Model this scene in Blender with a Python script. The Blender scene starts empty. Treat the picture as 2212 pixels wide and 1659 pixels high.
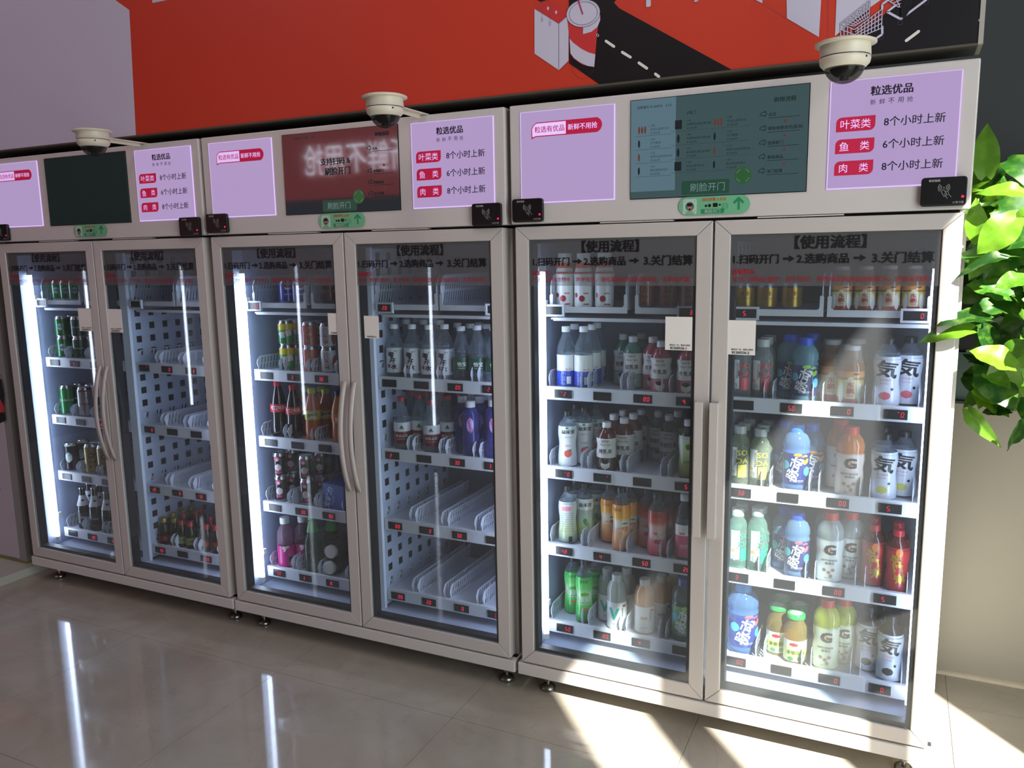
import bpy, bmesh, math, random
from mathutils import Matrix, Vector
random.seed(7)
SC = bpy.context.scene
COL = SC.collection
# ------------------------------------------------------------------ camera
F, CX, CY = 1755.75, 1106.0, 829.5
CAM = Vector((0.4911, -2.3901, 1.5284))
RR = Vector((0.90364469, 0.42795047, -0.01687214))
RD = Vector((0.05236406, -0.14949775, -0.98737451))
RF = Vector((-0.42506973, 0.89135224, -0.15750207))
cd = bpy.data.cameras.new('camera'); cam = bpy.data.objects.new('camera', cd); COL.objects.link(cam)
cd.sensor_width = 36; cd.lens = F / 2212 * 36; cd.clip_start = .05
cam.matrix_world = Matrix(((RR.x, -RD.x, -RF.x, CAM.x), (RR.y, -RD.y, -RF.y, CAM.y), (RR.z, -RD.z, -RF.z, CAM.z), (0, 0, 0, 1)))
SC.camera = cam
XC = {'A': -2.602, 'B': -1.302, 'C': 0.0}

def at(u, v, ax=1, val=0.0):
    """the point of the real plane (x, y or z = val) seen at photograph pixel u, v"""
    r = RR * ((u - CX) / F) + RD * ((v - CY) / F) + RF
    return CAM + r * ((val - CAM[ax]) / r[ax])

# ------------------------------------------------------------------ world, sun, lamps, exposure
w = bpy.data.worlds.new('world'); SC.world = w; w.use_nodes = True
w.node_tree.nodes['Background'].inputs[0].default_value = (.62, .78, 1, 1)
w.node_tree.nodes['Background'].inputs[1].default_value = 1.6
sl = bpy.data.lights.new('sun', 'SUN'); sl.energy = 23; sl.color = (1, .95, .86); sl.angle = math.radians(.6)
so = bpy.data.objects.new('sun', sl); COL.objects.link(so)
so.rotation_euler = Vector((-.72, .85, -1)).to_track_quat('-Z', 'Y').to_euler()
def area(name, loc, rot, sx, sy, e, col):
    l = bpy.data.lights.new(name, 'AREA'); l.shape = 'RECTANGLE'; l.size = sx; l.size_y = sy; l.energy = e; l.color = col
    o = bpy.data.objects.new(name, l); COL.objects.link(o); o.location = loc; o.rotation_euler = rot; return o
area('window_daylight', (1.93, -1.95, 1.8), (0, math.radians(90), 0), 3.4, 2.1, 66, (.98, .98, .95))
area('ceiling_fill', (-.6, -1.6, 3.8), (0, 0, 0), .5, 2.0, 19, (1, .87, .89))  # added fill for the ambient light, no fitting seen here
area('ceiling_fill', (-3.2, -1.6, 3.8), (0, 0, 0), .5, 2.0, 13, (.95, .80, .92))  # second added fill, weaker and mauve to tint the far end
SC.view_settings.view_transform = 'Standard'; SC.view_settings.look = 'None'
SC.view_settings.exposure = 0.0; SC.view_settings.gamma = 1; SC.view_settings.use_curve_mapping = False
SC.cycles.transparent_max_bounces = 32; SC.cycles.max_bounces = 8; SC.cycles.diffuse_bounces = 4
SC.cycles.caustics_reflective = False; SC.cycles.caustics_refractive = False
SC.cycles.sample_clamp_indirect = 6; SC.cycles.use_denoising = True

# ------------------------------------------------------------------ materials
MATS = {}
def rgb(h):
    if isinstance(h, str):
        c = [int(h[i:i + 2], 16) / 255 for i in (0, 2, 4)]
        return tuple(x / 12.92 if x <= .04045 else ((x + .055) / 1.055) ** 2.4 for x in c) + (1,)
    return tuple(h) + (1,) if len(h) == 3 else tuple(h)
def newmat(name):
    m = bpy.data.materials.new(name); m.use_nodes = True
    nt = m.node_tree; return m, nt, nt.nodes['Principled BSDF'], nt.nodes['Material Output']
def M(name, col='808080', rough=.5, metal=0, em=None, es=1.0, coat=0, noise=0, nscale=60, spec=.5):
    if name in MATS: return MATS[name]
    m, nt, b, out = newmat(name); c = rgb(col)
    b.inputs['Base Color'].default_value = c; b.inputs['Roughness'].default_value = rough
    b.inputs['Metallic'].default_value = metal; b.inputs['Coat Weight'].default_value = coat; b.inputs['Coat Roughness'].default_value = .04
    b.inputs['Specular IOR Level'].default_value = spec
    if em is not None:
        b.inputs['Emission Color'].default_value = rgb(em); b.inputs['Emission Strength'].default_value = es
    n = nt.nodes.new('ShaderNodeTexNoise'); n.inputs['Scale'].default_value = nscale; n.inputs['Detail'].default_value = 4
    tc = nt.nodes.new('ShaderNodeTexCoord'); nt.links.new(tc.outputs['Object'], n.inputs['Vector'])
    if noise:
        mx = nt.nodes.new('ShaderNodeMix'); mx.data_type = 'RGBA'
        mx.inputs[6].default_value = tuple(x * (1 - noise) for x in c[:3]) + (1,); mx.inputs[7].default_value = tuple(min(1, x * (1 + noise)) for x in c[:3]) + (1,)
        nt.links.new(n.outputs['Fac'], mx.inputs[0]); nt.links.new(mx.outputs[2], b.inputs['Base Color'])
    else:
        mr = nt.nodes.new('ShaderNodeMapRange'); mr.inputs[3].default_value = max(0, rough - .04); mr.inputs[4].default_value = rough + .04
        nt.links.new(n.outputs['Fac'], mr.inputs[0]); nt.links.new(mr.outputs[0], b.inputs['Roughness'])
    MATS[name] = m; return m
def CLEAR(name, col='ffffff', dens=.12, rough=.06, solid=None):
    """see-through plastic or glass: tinted transparency, more reflective at grazing angles"""
    if name in MATS: return MATS[name]
    m, nt, b, out = newmat(name)
    b.inputs['Base Color'].default_value = rgb(solid or col); b.inputs['Roughness'].default_value = rough
    b.inputs['Specular IOR Level'].default_value = .6; b.inputs['Coat Weight'].default_value = .6; b.inputs['Coat Roughness'].default_value = .03
    t = nt.nodes.new('ShaderNodeBsdfTransparent'); t.inputs[0].default_value = rgb(col)
    lw = nt.nodes.new('ShaderNodeLayerWeight'); lw.inputs[0].default_value = .25
    mr = nt.nodes.new('ShaderNodeMapRange'); mr.inputs[3].default_value = dens; mr.inputs[4].default_value = min(1, dens + .55)
    nt.links.new(lw.outputs['Facing'], mr.inputs[0])
    pw = nt.nodes.new('ShaderNodeMath'); pw.operation = 'POWER'; pw.inputs[1].default_value = 1.6
    nt.links.new(lw.outputs['Facing'], pw.inputs[0]); nt.links.new(pw.outputs[0], mr.inputs[0])
    mx = nt.nodes.new('ShaderNodeMixShader'); nt.links.new(mr.outputs[0], mx.inputs[0])
    nt.links.new(t.outputs[0], mx.inputs[1]); nt.links.new(b.outputs[0], mx.inputs[2]); nt.links.new(mx.outputs[0], out.inputs[0])
    MATS[name] = m; return m
def PANE(name, tint, refl, dust_haze=.05, dcol='d8dce0'):  # diffuse veil holds surface dust and also the haze over the view
    if name in MATS: return MATS[name]
    m, nt, b, out = newmat(name)
    t = nt.nodes.new('ShaderNodeBsdfTransparent'); t.inputs[0].default_value = rgb(tint)
    g = nt.nodes.new('ShaderNodeBsdfGlossy'); g.inputs['Roughness'].default_value = .02
    lw = nt.nodes.new('ShaderNodeLayerWeight'); lw.inputs[0].default_value = .5
    pw = nt.nodes.new('ShaderNodeMath'); pw.operation = 'POWER'; pw.inputs[1].default_value = 4
    nt.links.new(lw.outputs['Facing'], pw.inputs[0])
    mu = nt.nodes.new('ShaderNodeMapRange'); mu.inputs[3].default_value = .035 * refl; mu.inputs[4].default_value = .9
    nt.links.new(pw.outputs[0], mu.inputs[0]); mx = nt.nodes.new('ShaderNodeMixShader')
    nt.links.new(mu.outputs[0], mx.inputs[0]); nt.links.new(t.outputs[0], mx.inputs[1]); nt.links.new(g.outputs[0], mx.inputs[2]); df = nt.nodes.new('ShaderNodeBsdfDiffuse'); df.inputs[0].default_value = rgb(dcol); m2 = nt.nodes.new('ShaderNodeMixShader'); m2.inputs[0].default_value = dust_haze
    nt.links.new(mx.outputs[0], m2.inputs[1]); nt.links.new(df.outputs[0], m2.inputs[2]); nt.links.new(m2.outputs[0], out.inputs[0])
    nt.nodes.remove(b); MATS[name] = m; return m
def GRAD(name, stops, rough=.3):
    """printed colour gradient up a label"""
    if name in MATS: return MATS[name]
    m, nt, b, out = newmat(name); b.inputs['Roughness'].default_value = rough; b.inputs['Coat Weight'].default_value = .3
    tc = nt.nodes.new('ShaderNodeTexCoord'); sp = nt.nodes.new('ShaderNodeSeparateXYZ'); cr = nt.nodes.new('ShaderNodeValToRGB')
    nt.links.new(tc.outputs['Generated'], sp.inputs[0]); nt.links.new(sp.outputs[2], cr.inputs[0]); nt.links.new(cr.outputs[0], b.inputs['Base Color'])
    e = cr.color_ramp.elements
    while len(e) < len(stops): e.new(.5)
    for k, (p, c) in enumerate(stops): e[k].position = p; e[k].color = rgb(c)
    MATS[name] = m; return m

PAINT = M('white_cabinet_paint', 'c8c4c0', .33, noise=.03, nscale=9)
ALU = M('door_frame_paint', 'beb9b4', .32, noise=.03, nscale=7)
INNER = M('inner_white_steel', 'bcc4d8', .22, coat=.2)
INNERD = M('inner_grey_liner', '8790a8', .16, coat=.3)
RAIL = M('shelf_white', 'd3d4da', .35)
TRAY = M('tray_plastic', 'ccd0dc', .4)
BLACK = M('black_plastic', '101012', .35)
GASK = M('black_gasket', '0c0e14', .5)
DARK = M('dark_cavity', '1c2228', .7)
WHITE = M('white_plastic', 'e4e2dc', .35)
REDLED = M('red_digit', '200000', .5, em='ff1840', es=2.2)
OFFSEG = M('unlit_digit', '26262a', .3)
INK = M('black_ink', '0a0a0d', .5)
REDINK = M('red_ink', 'a01c2a', .5)
METAL = M('zinc_metal', '9a9a94', .3, 1)
GLASS = PANE('door_glass', 'eef4f6', 1.35, .03)
FILM = PANE('grey_film', 'c4c8cc', .35, .17, 'b8b8ba')
TUBE = M('led_tube_light', 'ffffff', .5, em='dfe8ff', es=18)

# ------------------------------------------------------------------ mesh building
class MB:
    def __init__(s): s.v = []; s.f = []; s.m = []; s.s = []; s.mats = []
    def add(s, vs, fs, mat, smooth=False):
        if mat not in s.mats: s.mats.append(mat)
        i = s.mats.index(mat); n = len(s.v); s.v += [tuple(p) for p in vs]
        for f in fs: s.f.append([n + k for k in f]); s.m.append(i); s.s.append(smooth)
        return s
    def box(s, x0, x1, y0, y1, z0, z1, mat):
        vs = [(x, y, z) for x in (x0, x1) for y in (y0, y1) for z in (z0, z1)]
        return s.add(vs, [(0, 1, 3, 2), (4, 6, 7, 5), (0, 4, 5, 1), (2, 3, 7, 6), (0, 2, 6, 4), (1, 5, 7, 3)], mat)
    def quad(s, x0, x1, z0, z1, y, mat): return s.add([(x0, y, z0), (x1, y, z0), (x1, y, z1), (x0, y, z1)], [(0, 1, 2, 3)], mat)
    def poly(s, pts, y, mat): return s.add([(p[0], y, p[1]) for p in pts], [tuple(range(len(pts)))], mat)
    def disc(s, x, z, r, y, mat, rz=None, n=20): return s.poly([(x + r * math.cos(2 * math.pi * k / n), z + (rz or r) * math.sin(2 * math.pi * k / n)) for k in range(n)], y, mat)
    def line(s, pts, wd, y, mat):
        for a, b in zip(pts, pts[1:]):
            dx, dz = b[0] - a[0], b[1] - a[1]; l = math.hypot(dx, dz) or 1; nx, nz = -dz / l * wd / 2, dx / l * wd / 2
            s.poly([(a[0] + nx, a[1] + nz), (a[0] - nx, a[1] - nz), (b[0] - nx, b[1] - nz), (b[0] + nx, b[1] + nz)], y, mat)
        return s
    def rrect(s, x0, x1, z0, z1, r, y, mat, n=5, corners=(1, 1, 1, 1)):
        pts = []
        for k, (cx, cz, a) in enumerate(((x1 - r, z1 - r, 0), (x0 + r, z1 - r, 90), (x0 + r, z0 + r, 180), (x1 - r, z0 + r, 270))):
            if corners[k]: pts += [(cx + r * math.cos(math.radians(a + 90 * t / n)), cz + r * math.sin(math.radians(a + 90 * t / n))) for t in range(n + 1)]
            else: pts.append(((x1, x0, x0, x1)[k], (z1, z1, z0, z0)[k]))
        return s.poly(pts, y, mat)
    def slab(s, pts, y0, y1, mat):
        n = len(pts); vs = [(p[0], y0, p[1]) for p in pts] + [(p[0], y1, p[1]) for p in pts]
        return s.add(vs, [tuple(range(n)), tuple(range(2 * n - 1, n - 1, -1))] + [(k, k + n, (k + 1) % n + n, (k + 1) % n) for k in range(n)], mat)
    def lathe(s, prof, mat, n=20, c=(0, 0, 0), smooth=True, capb=True, capt=True, ridge=0):
        vs = []; m = len(prof)
        for i, (r, z) in enumerate(prof):
            for k in range(n):
                a = 2 * math.pi * k / n; q = r + (ridge if k % 2 else 0)
                vs.append((c[0] + q * math.cos(a), c[1] + q * math.sin(a), c[2] + z))
        fs = [(i * n + k, i * n + (k + 1) % n, (i + 1) * n + (k + 1) % n, (i + 1) * n + k) for i in range(m - 1) for k in range(n)]
        s.add(vs, fs, mat, smooth)
        if capb: s.add([vs[k] for k in range(n)], [tuple(range(n - 1, -1, -1))], mat)
        if capt: s.add([vs[(m - 1) * n + k] for k in range(n)], [tuple(range(n))], mat)
        return s
    def tube(s, pts, r, mat, n=8):
        rings = []
        for i, p in enumerate(pts):
            p = Vector(p); d = (Vector(pts[min(i + 1, len(pts) - 1)]) - Vector(pts[max(i - 1, 0)])).normalized()
            a = d.orthogonal().normalized(); b = d.cross(a); rings.append([tuple(p + (a * math.cos(2 * math.pi * k / n) + b * math.sin(2 * math.pi * k / n)) * r) for k in range(n)])
        vs = sum(rings, []); fs = [(i * n + k, i * n + (k + 1) % n, (i + 1) * n + (k + 1) % n, (i + 1) * n + k) for i in range(len(pts) - 1) for k in range(n)]
        return s.add(vs, fs + [tuple(range(n)), tuple(range(len(vs) - n, len(vs)))], mat, True)
    def mesh(s, name):
        me = bpy.data.meshes.new(name); me.from_pydata(s.v, [], s.f)
        for m in s.mats: me.materials.append(m)
        me.polygons.foreach_set('material_index', s.m); me.polygons.foreach_set('use_smooth', s.s); me.update(); return me
    def build(s, name, parent=None, loc=None, label=None): return ob(name, s.mesh(name), parent, loc, label)
def ob(name, me, parent=None, loc=None, label=None):
    o = bpy.data.objects.new(name, me); COL.objects.link(o)
    if parent is not None: o.parent = parent
    if loc is not None: o.location = loc
    if label: o['label'] = label
    return o
def bevel(o, wd, seg=2):
    b = o.modifiers.new('bevel', 'BEVEL'); b.width = wd; b.segments = seg; b.limit_method = 'ANGLE'; return o
def tag(o, label, cat, group=None):
    o['label'] = label; o['category'] = cat
    if group: o['group'] = group
    return o
def thing(name, label, cat, loc=(0, 0, 0), rz=0, group=None):
    o = ob(name, None); o.location = loc; o.rotation_euler = (0, 0, rz); o.empty_display_size = .05; return tag(o, label, cat, group)
def struct(o): o['kind'] = 'structure'; return o

# text: glyph outlines of the built-in font as flat mesh, unit em, origin at left of baseline
TX = {}
def glyphs(s, bold=0.0, cut=False):
    k = (s, cut)
    if k in TX: return TX[k]
    c = bpy.data.curves.new('t', 'FONT'); c.body = s; c.size = 1; c.resolution_u = 2; c.space_line = 1.05
    o = bpy.data.objects.new('t', c); COL.objects.link(o)
    me = bpy.data.meshes.new_from_object(o.evaluated_get(bpy.context.evaluated_depsgraph_get()))
    bpy.data.objects.remove(o); bpy.data.curves.remove(c)
    bm = bmesh.new(); bm.from_mesh(me); bpy.data.meshes.remove(me)
    if cut:
        xs = [v.co.x for v in bm.verts] or [0]; x = min(xs) + .25
        while x < max(xs):
            bmesh.ops.bisect_plane(bm, geom=bm.verts[:] + bm.edges[:] + bm.faces[:], plane_co=(x, 0, 0), plane_no=(1, 0, 0)); x += .25
    bm.verts.index_update(); vs = [(v.co.x, v.co.y) for v in bm.verts]; fs = [[v.index for v in f.verts] for f in bm.faces]; bm.free()
    if not vs: vs = [(0, 0)]
    x0, x1 = min(v[0] for v in vs), max(v[0] for v in vs); z0, z1 = min(v[1] for v in vs), max(v[1] for v in vs)
    TX[k] = ([(x - (x0 + x1) / 2, z - (z0 + z1) / 2) for x, z in vs], fs, x1 - x0, z1 - z0); return TX[k]
def text(mb, s, x, z, y, mat, h=None, wd=None, bold=.02, rot=0):
    """centred text in the XZ plane facing -Y; h total height, wd total width"""
    vs, fs, W, H = glyphs(s, bold)
    sx = (wd / W) if wd else h / H; sz = (h / H) if h else sx
    c, q = math.cos(math.radians(rot)), math.sin(math.radians(rot))
    for e_, (ox, oz) in enumerate(((0, 0),) if bold < .008 else ((-bold, -bold / 2), (bold, -bold / 2), (-bold, bold / 2), (bold, bold / 2))):
        mb.add([(x + (a + ox) * sx * c - (b + oz) * sz * q, y - e_ * .00006, z + (a + ox) * sx * q + (b + oz) * sz * c) for a, b in vs], fs, mat)
# ------------------------------------------------------------------ the room
fm, nt, b, out = newmat('marble_floor')
tc = nt.nodes.new('ShaderNodeTexCoord'); n1 = nt.nodes.new('ShaderNodeTexNoise'); n1.inputs['Scale'].default_value = 3.2; n1.inputs['Detail'].default_value = 9; n1.inputs['Distortion'].default_value = 1.4
vo = nt.nodes.new('ShaderNodeTexNoise'); vo.inputs['Scale'].default_value = 1.7; vo.inputs['Detail'].default_value = 12; vo.inputs['Distortion'].default_value = 2.6
cr = nt.nodes.new('ShaderNodeValToRGB'); cr.color_ramp.elements[0].position = .3; cr.color_ramp.elements[0].color = rgb('9b9589'); cr.color_ramp.elements[1].position = .72; cr.color_ramp.elements[1].color = rgb('a9a498')
cv = nt.nodes.new('ShaderNodeValToRGB'); cv.color_ramp.elements[0].position = .487; cv.color_ramp.elements[0].color = (1, 1, 1, 1); cv.color_ramp.elements[1].position = .5; cv.color_ramp.elements[1].color = (.93, .9, .88, 1); cv.color_ramp.elements.new(.513).color = (1, 1, 1, 1)
mx = nt.nodes.new('ShaderNodeMix'); mx.data_type = 'RGBA'; mx.blend_type = 'MULTIPLY'; mx.inputs[0].default_value = .8
for n in (n1, vo): nt.links.new(tc.outputs['Object'], n.inputs['Vector'])
nt.links.new(n1.outputs['Fac'], cr.inputs[0]); nt.links.new(vo.outputs['Fac'], cv.inputs[0]); nt.links.new(cr.outputs[0], mx.inputs[6]); nt.links.new(cv.outputs[0], mx.inputs[7]); nt.links.new(mx.outputs[2], b.inputs['Base Color'])
b.inputs['Roughness'].default_value = .06; b.inputs['Specular IOR Level'].default_value = .45
MATS['floor'] = fm
GROUT = M('tile_grout', '8f8674', .8)
floor = struct(MB().box(-9, 2.2, -6, .9, -.05, -.002, GROUT).build('floor'))
T = .75; g = .0008
# one floor tile mesh per spot, so the veins run on; pieces are children of the floor
for i in range(-13, 3):
    for j in range(-8, 2):
        x0, y0 = .712 + T * i, -.218 + T * j
        x1, y1 = min(x0 + T, 2.2), min(y0 + T, .9)
        if x0 >= 2.2 or y0 >= .9: continue
        MB().box(x0 + g, x1 - g, y0 + g, y1 - g, -.012, 0, fm).build('tile', floor)
WALLM = M('beige_wall', 'a9a597', .7, noise=.02, nscale=5)
struct(MB().box(-9, 2.3, .76, .9, 0, 1.0, WALLM).build('wall_back'))
struct(MB().box(-9, 2.3, .79, .95, 1.0, 3.9, M('dark_wall', '4a4f50', .7, noise=.05, nscale=4)).build('wall_upper'))
struct(MB().box(.645, 2.2, .755, .80, .995, 1.004, M('dark_ledge', '2e3a36', .5)).build('trim_1'))
struct(MB().box(.645, 2.2, .778, .79, 1.004, 1.17, M('teal_glass_strip', '6d8482', .25)).build('trim_2'))
struct(MB().box(.645, 2.2, .742, .76, 0, .012, M('base_grout', 'd8cfb9', .8, noise=.1, nscale=60)).build('baseboard_back'))
struct(MB().box(-9, 2.2, -6, .95, 3.9, 4.0, M('ceiling_dark', '5a5658', .8)).build('ceiling'))
struct(MB().box(-9, 2.2, -6.1, -6, 0, 3.9, M('far_wall', '6a6260', .8)).build('wall_front'))
struct(MB().box(-9.1, -9, -6, .9, 0, 3.9, M('side_wall', '7a6f70', .8)).build('wall_left'))
# window wall: solid pieces around three tall openings
ww = MB(); XW = 2.0
HEAD = .78 + 1.39 * XW
for y0, y1 in ((-6, -2.94), (-2.54, -2.31), (-1.81, -1.69), (-.98, .9)):
    ww.box(XW, XW + .025, y0, y1, 0, 3.9, MATS['beige_wall'])
for y0, y1 in ((-2.94, -2.54), (-2.31, -1.81), (-1.69, -.98)):
    ww.box(XW, XW + .025, y0, y1, HEAD, 3.9, MATS['beige_wall'])
struct(ww.build('wall_right'))

# ------------------------------------------------------------------ cabinets
def frame_ring(x0, x1, z0, z1, a, y0, y1, mat, y2=None, gap=.0004):
    """four mitred bars"""
    mb = MB(); o = [(x0, z0), (x1, z0), (x1, z1), (x0, z1)]; i = [(x0 + a, z0 + a), (x1 - a, z0 + a), (x1 - a, z1 - a), (x0 + a, z1 - a)]
    for k in range(4):
        l = (k + 1) % 4; d = Vector((o[l][0] - o[k][0], o[l][1] - o[k][1])).normalized() * gap
        mb.slab([(o[k][0] + d.x, o[k][1] + d.y), (o[l][0] - d.x, o[l][1] - d.y), (i[l][0] - d.x, i[l][1] - d.y), (i[k][0] + d.x, i[k][1] + d.y)], y0, y1, mat)
    return mb
def recalc(me):
    bm = bmesh.new(); bm.from_mesh(me); bmesh.ops.recalc_face_normals(bm, faces=bm.faces[:]); bm.to_mesh(me); bm.free(); return me
SEG = {'0': 'abcdef', '1': 'bc', '2': 'abged', '3': 'abgcd', '4': 'fgbc', '5': 'afgcd', '6': 'afgedc', '7': 'abc', '8': 'abcdefg', '9': 'abcfgd', ' ': '', '-': 'a'}
def digits_mesh(s):
    mb = MB(); cell = .0115; k = 0; x = -cell * 2 + .0025
    def seg(n, x, mat, y):
        w_, h_, t = .0062, .0066, .0013; sl = .12
        P = {'a': (0, 2 * h_, w_, 2 * h_), 'g': (0, h_, w_, h_), 'd': (0, 0, w_, 0), 'f': (0, h_, 0, 2 * h_), 'b': (w_, h_, w_, 2 * h_), 'e': (0, 0, 0, h_), 'c': (w_, 0, w_, h_)}[n]
        e = .0007; hor = P[1] == P[3]
        a = (P[0] + (e if hor else 0), P[1] + (0 if hor else e)); b_ = (P[2] - (e if hor else 0), P[3] - (0 if hor else e))
        mb.line([(x + a[0] + a[1] * sl, a[1] - h_), (x + b_[0] + b_[1] * sl, b_[1] - h_)], t, y, mat)
    cells = []
    for ch in s:
        if ch == '.': cells[-1] = cells[-1] + '.'
        else: cells.append(ch)
    for ch in cells:
        for n in 'abcdefg': seg(n, x, REDLED if n in SEG[ch[0]] else OFFSEG, -.0026 if n in SEG[ch[0]] else -.0024)
        if '.' in ch: mb.quad(x + .0075, x + .0092, -.0072, -.0056, -.0026, REDLED)
        x += cell
    return mb.mesh('digits')
DM = {}
disp_me = MB().box(-.031, .031, -.002, .004, -.014, .014, BLACK).mesh('price_display')
bezel_me = frame_ring(-.037, .037, -.020, .020, .0065, -.006, .004, RAIL).mesh('bezel')
def display(parent, x, y, z, s, bez=False):
    o = ob('price_display', disp_me, parent, (x, y, z))
    if s not in DM: DM[s] = digits_mesh(s)
    if s.strip(): ob('digits', DM[s], o)
    if bez: ob('bezel', bezel_me, o)
# slotted lane tray
def wall_mesh(mb, x, th, L, H, kx=.45, slots=22):
    """a standing side wall along y with two rows of slanted slots and a rounded front"""
    y0 = .014; zr = [0, .010, H * .46, H * .54, H * .9, H]; y1 = L; pitch = (y1 - y0) / slots
    bm = bmesh.new(); cols = []
    for c_ in range(slots * 2 + 1):
        yb = y0 + pitch * (c_ // 2) + (pitch * .46 if c_ % 2 else 0); cols.append([bm.verts.new((x, yb + (z * kx * .6), z)) for z in zr])
    for c_ in range(slots * 2):
        for r_ in range(5):
            if c_ % 2 == 0 and r_ in (1, 3): continue
            bm.faces.new((cols[c_][r_], cols[c_ + 1][r_], cols[c_ + 1][r_ + 1], cols[c_][r_ + 1]))
    fr = [cols[0][k] for k in range(6)]
    arc = [bm.verts.new((x, y0 + H * kx * .6 - (y0 + H * kx * .6) * math.sin(t * math.pi / 10) * .97, H * .55 + H * .45 * math.cos(t * math.pi / 10))) for t in range(1, 6)]
    lo = bm.verts.new((x, .006, .02)); lo2 = bm.verts.new((x, .010, 0))
    bm.faces.new(fr + arc + [lo, lo2])
    bmesh.ops.triangulate(bm, faces=[f for f in bm.faces if len(f.verts) > 4])
    bm.verts.index_update(); vs = [v.co.copy() for v in bm.verts]; fs = [[v.index for v in f.verts] for f in bm.faces]; bm.free()
    mb.add([(v.x - th / 2, v.y, v.z) for v in vs], fs, TRAY); mb.add([(v.x + th / 2, v.y, v.z) for v in vs], [f[::-1] for f in fs], TRAY)
    # rounded rim along front and top
    path = [(x, .008, .004), (x, .008, .02)] + [tuple(v.to_tuple()) for v in [vs[len(cols) * 6 + k] for k in range(4, -1, -1)]] + [(x, y1 + H * .27, H)]
    mb.tube(path, th * .8, TRAY, 6)
def tray_me(wd, H, slots):
    mb = MB(); mb.box(-wd / 2, wd / 2, .004, .43, -.001, .0015, TRAY)
    for s_ in (-1, 1): wall_mesh(mb, s_ * (wd / 2 - .001), .002, .42, H, slots=slots)
    return mb.mesh('lane_tray')
LANE = tray_me(.117, .064, 22)
def wide_tray_me(wd):
    mb = MB(); mb.box(-wd / 2, wd / 2, .004, .43, -.001, .002, TRAY)
    for s_ in (-1, 1): wall_mesh(mb, s_ * (wd / 2 - .004), .002, .42, .115, slots=24)
    h = wd / 2; mb.slab([(-h, -.012), (h, -.012), (h, .046), (h - .008, .050), (h - .011, .046), (h - .011, .014), (h - .017, .008), (-h + .017, .008), (-h + .011, .014), (-h + .011, .046), (-h + .008, .05), (-h, .046)], 0, .005, RAIL)
    return mb.mesh('wide_tray')
WIDE = wide_tray_me(.27)
perf = MB()   # perforated partition face, local x = 0, y 0..0.5, z 0..1.4
NY, NZ = 7, 24; py, pz = .074, .058; h2 = .0145
for i in range(NY):
    for j in range(NZ):
        yc, zc = .035 + i * py, .03 + j * pz; a0, a1, c0, c1 = yc - py / 2, yc + py / 2, zc - pz / 2, zc + pz / 2
        oo = [(0, a0, c0), (0, a1, c0), (0, a1, c1), (0, a0, c1)]; ii = [(0, yc - h2, zc - h2), (0, yc + h2, zc - h2), (0, yc + h2, zc + h2), (0, yc - h2, zc + h2)]
        jj = [(-.0025, p[1], p[2]) for p in ii]
        perf.add(oo + ii + jj, [(k, (k + 1) % 4, (k + 1) % 4 + 4, k + 4) for k in range(4)] + [(k + 4, (k + 1) % 4 + 4, (k + 1) % 4 + 8, k + 8) for k in range(4)], INNER)
PERF = perf.mesh('perforated_panel')
FRAME_ME = {}
ORD = {'A': 'far', 'B': 'middle', 'C': 'nearest'}
CABN = {'A': 'far fridge', 'B': 'middle fridge', 'C': 'big near fridge'}
SHZ = [1.345, 1.08, .80, .52, .232]
def panel_text(mb, left):
    MAG = M('magenta_print', '8a1030', .5, em='b81440', es=.55); INKP = M('navy_print', '0a0a20', .5, em='100c24', es=.3); LIL = M('lilac_print', 'b0a0d0', .5, em='c8a8de', es=.95)
    if left:
        x0, x1, z0, z1 = -.566, -.335, 1.885, 1.928; xm = -.451; y = -.0042
        pts = [(x0 + .014, z0), (x1 - .018, z0)] + [(x1 - .02 + .02 * math.cos(t), (z0 + z1) / 2 + (z1 - z0) / 2 * math.sin(t)) for t in [-1.2, -.7, -.2, .2, .7, 1.2]] + [(x1 - .018, z1), (x0 + .018, z1), (x0 + .006, z1 - .008), (x0, z1 - .02), (x0 + .001, z0 - .006)]
        mb.poly(pts, y, MAG); ins = [(x0 + .015, z0 + .003), (xm, z0 + .003), (xm, z1 - .003), (x0 + .018, z1 - .003), (x0 + .008, z1 - .01), (x0 + .003, z1 - .02), (x0 + .004, z0 + .0)]
        mb.poly(ins, y - .0003, LIL)
        text(mb, '粒选有优品', (x0 + xm) / 2 + .004, (z0 + z1) / 2, y - .0007, MAG, wd=.098, bold=.01); text(mb, '新鲜不用抢', (x1 + xm) / 2 - .004, (z0 + z1) / 2, y - .0007, LIL, wd=.094, bold=.01)
    else:
        y = -.0042
        text(mb, '粒选优品', .446, 1.930, y, INKP, wd=.098, bold=.03)
        for k, c in enumerate('新鲜不用抢'): text(mb, c, .403 + k * .0216, 1.902, y, INKP, h=.0135, bold=0)
        for (z, a, n) in ((1.851, '叶菜类', '8个小时上新'), (1.795, '鱼类', '6个小时上新'), (1.739, '肉类', '8个小时上新')):
            mb.rrect(.316, .411, z - .0185, z + .0185, .014, y, MAG, corners=(0, 1, 0, 1))
            if len(a) == 3: text(mb, a, .3635, z, y - .0004, LIL, wd=.073, bold=0)
            else: text(mb, a[0], .338, z, y - .0004, LIL, h=.0225, bold=0); text(mb, a[1], .388, z, y - .0004, LIL, h=.0225, bold=0)
            text(mb, n, .502, z, y, INKP, wd=.141, bold=.01)
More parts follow.
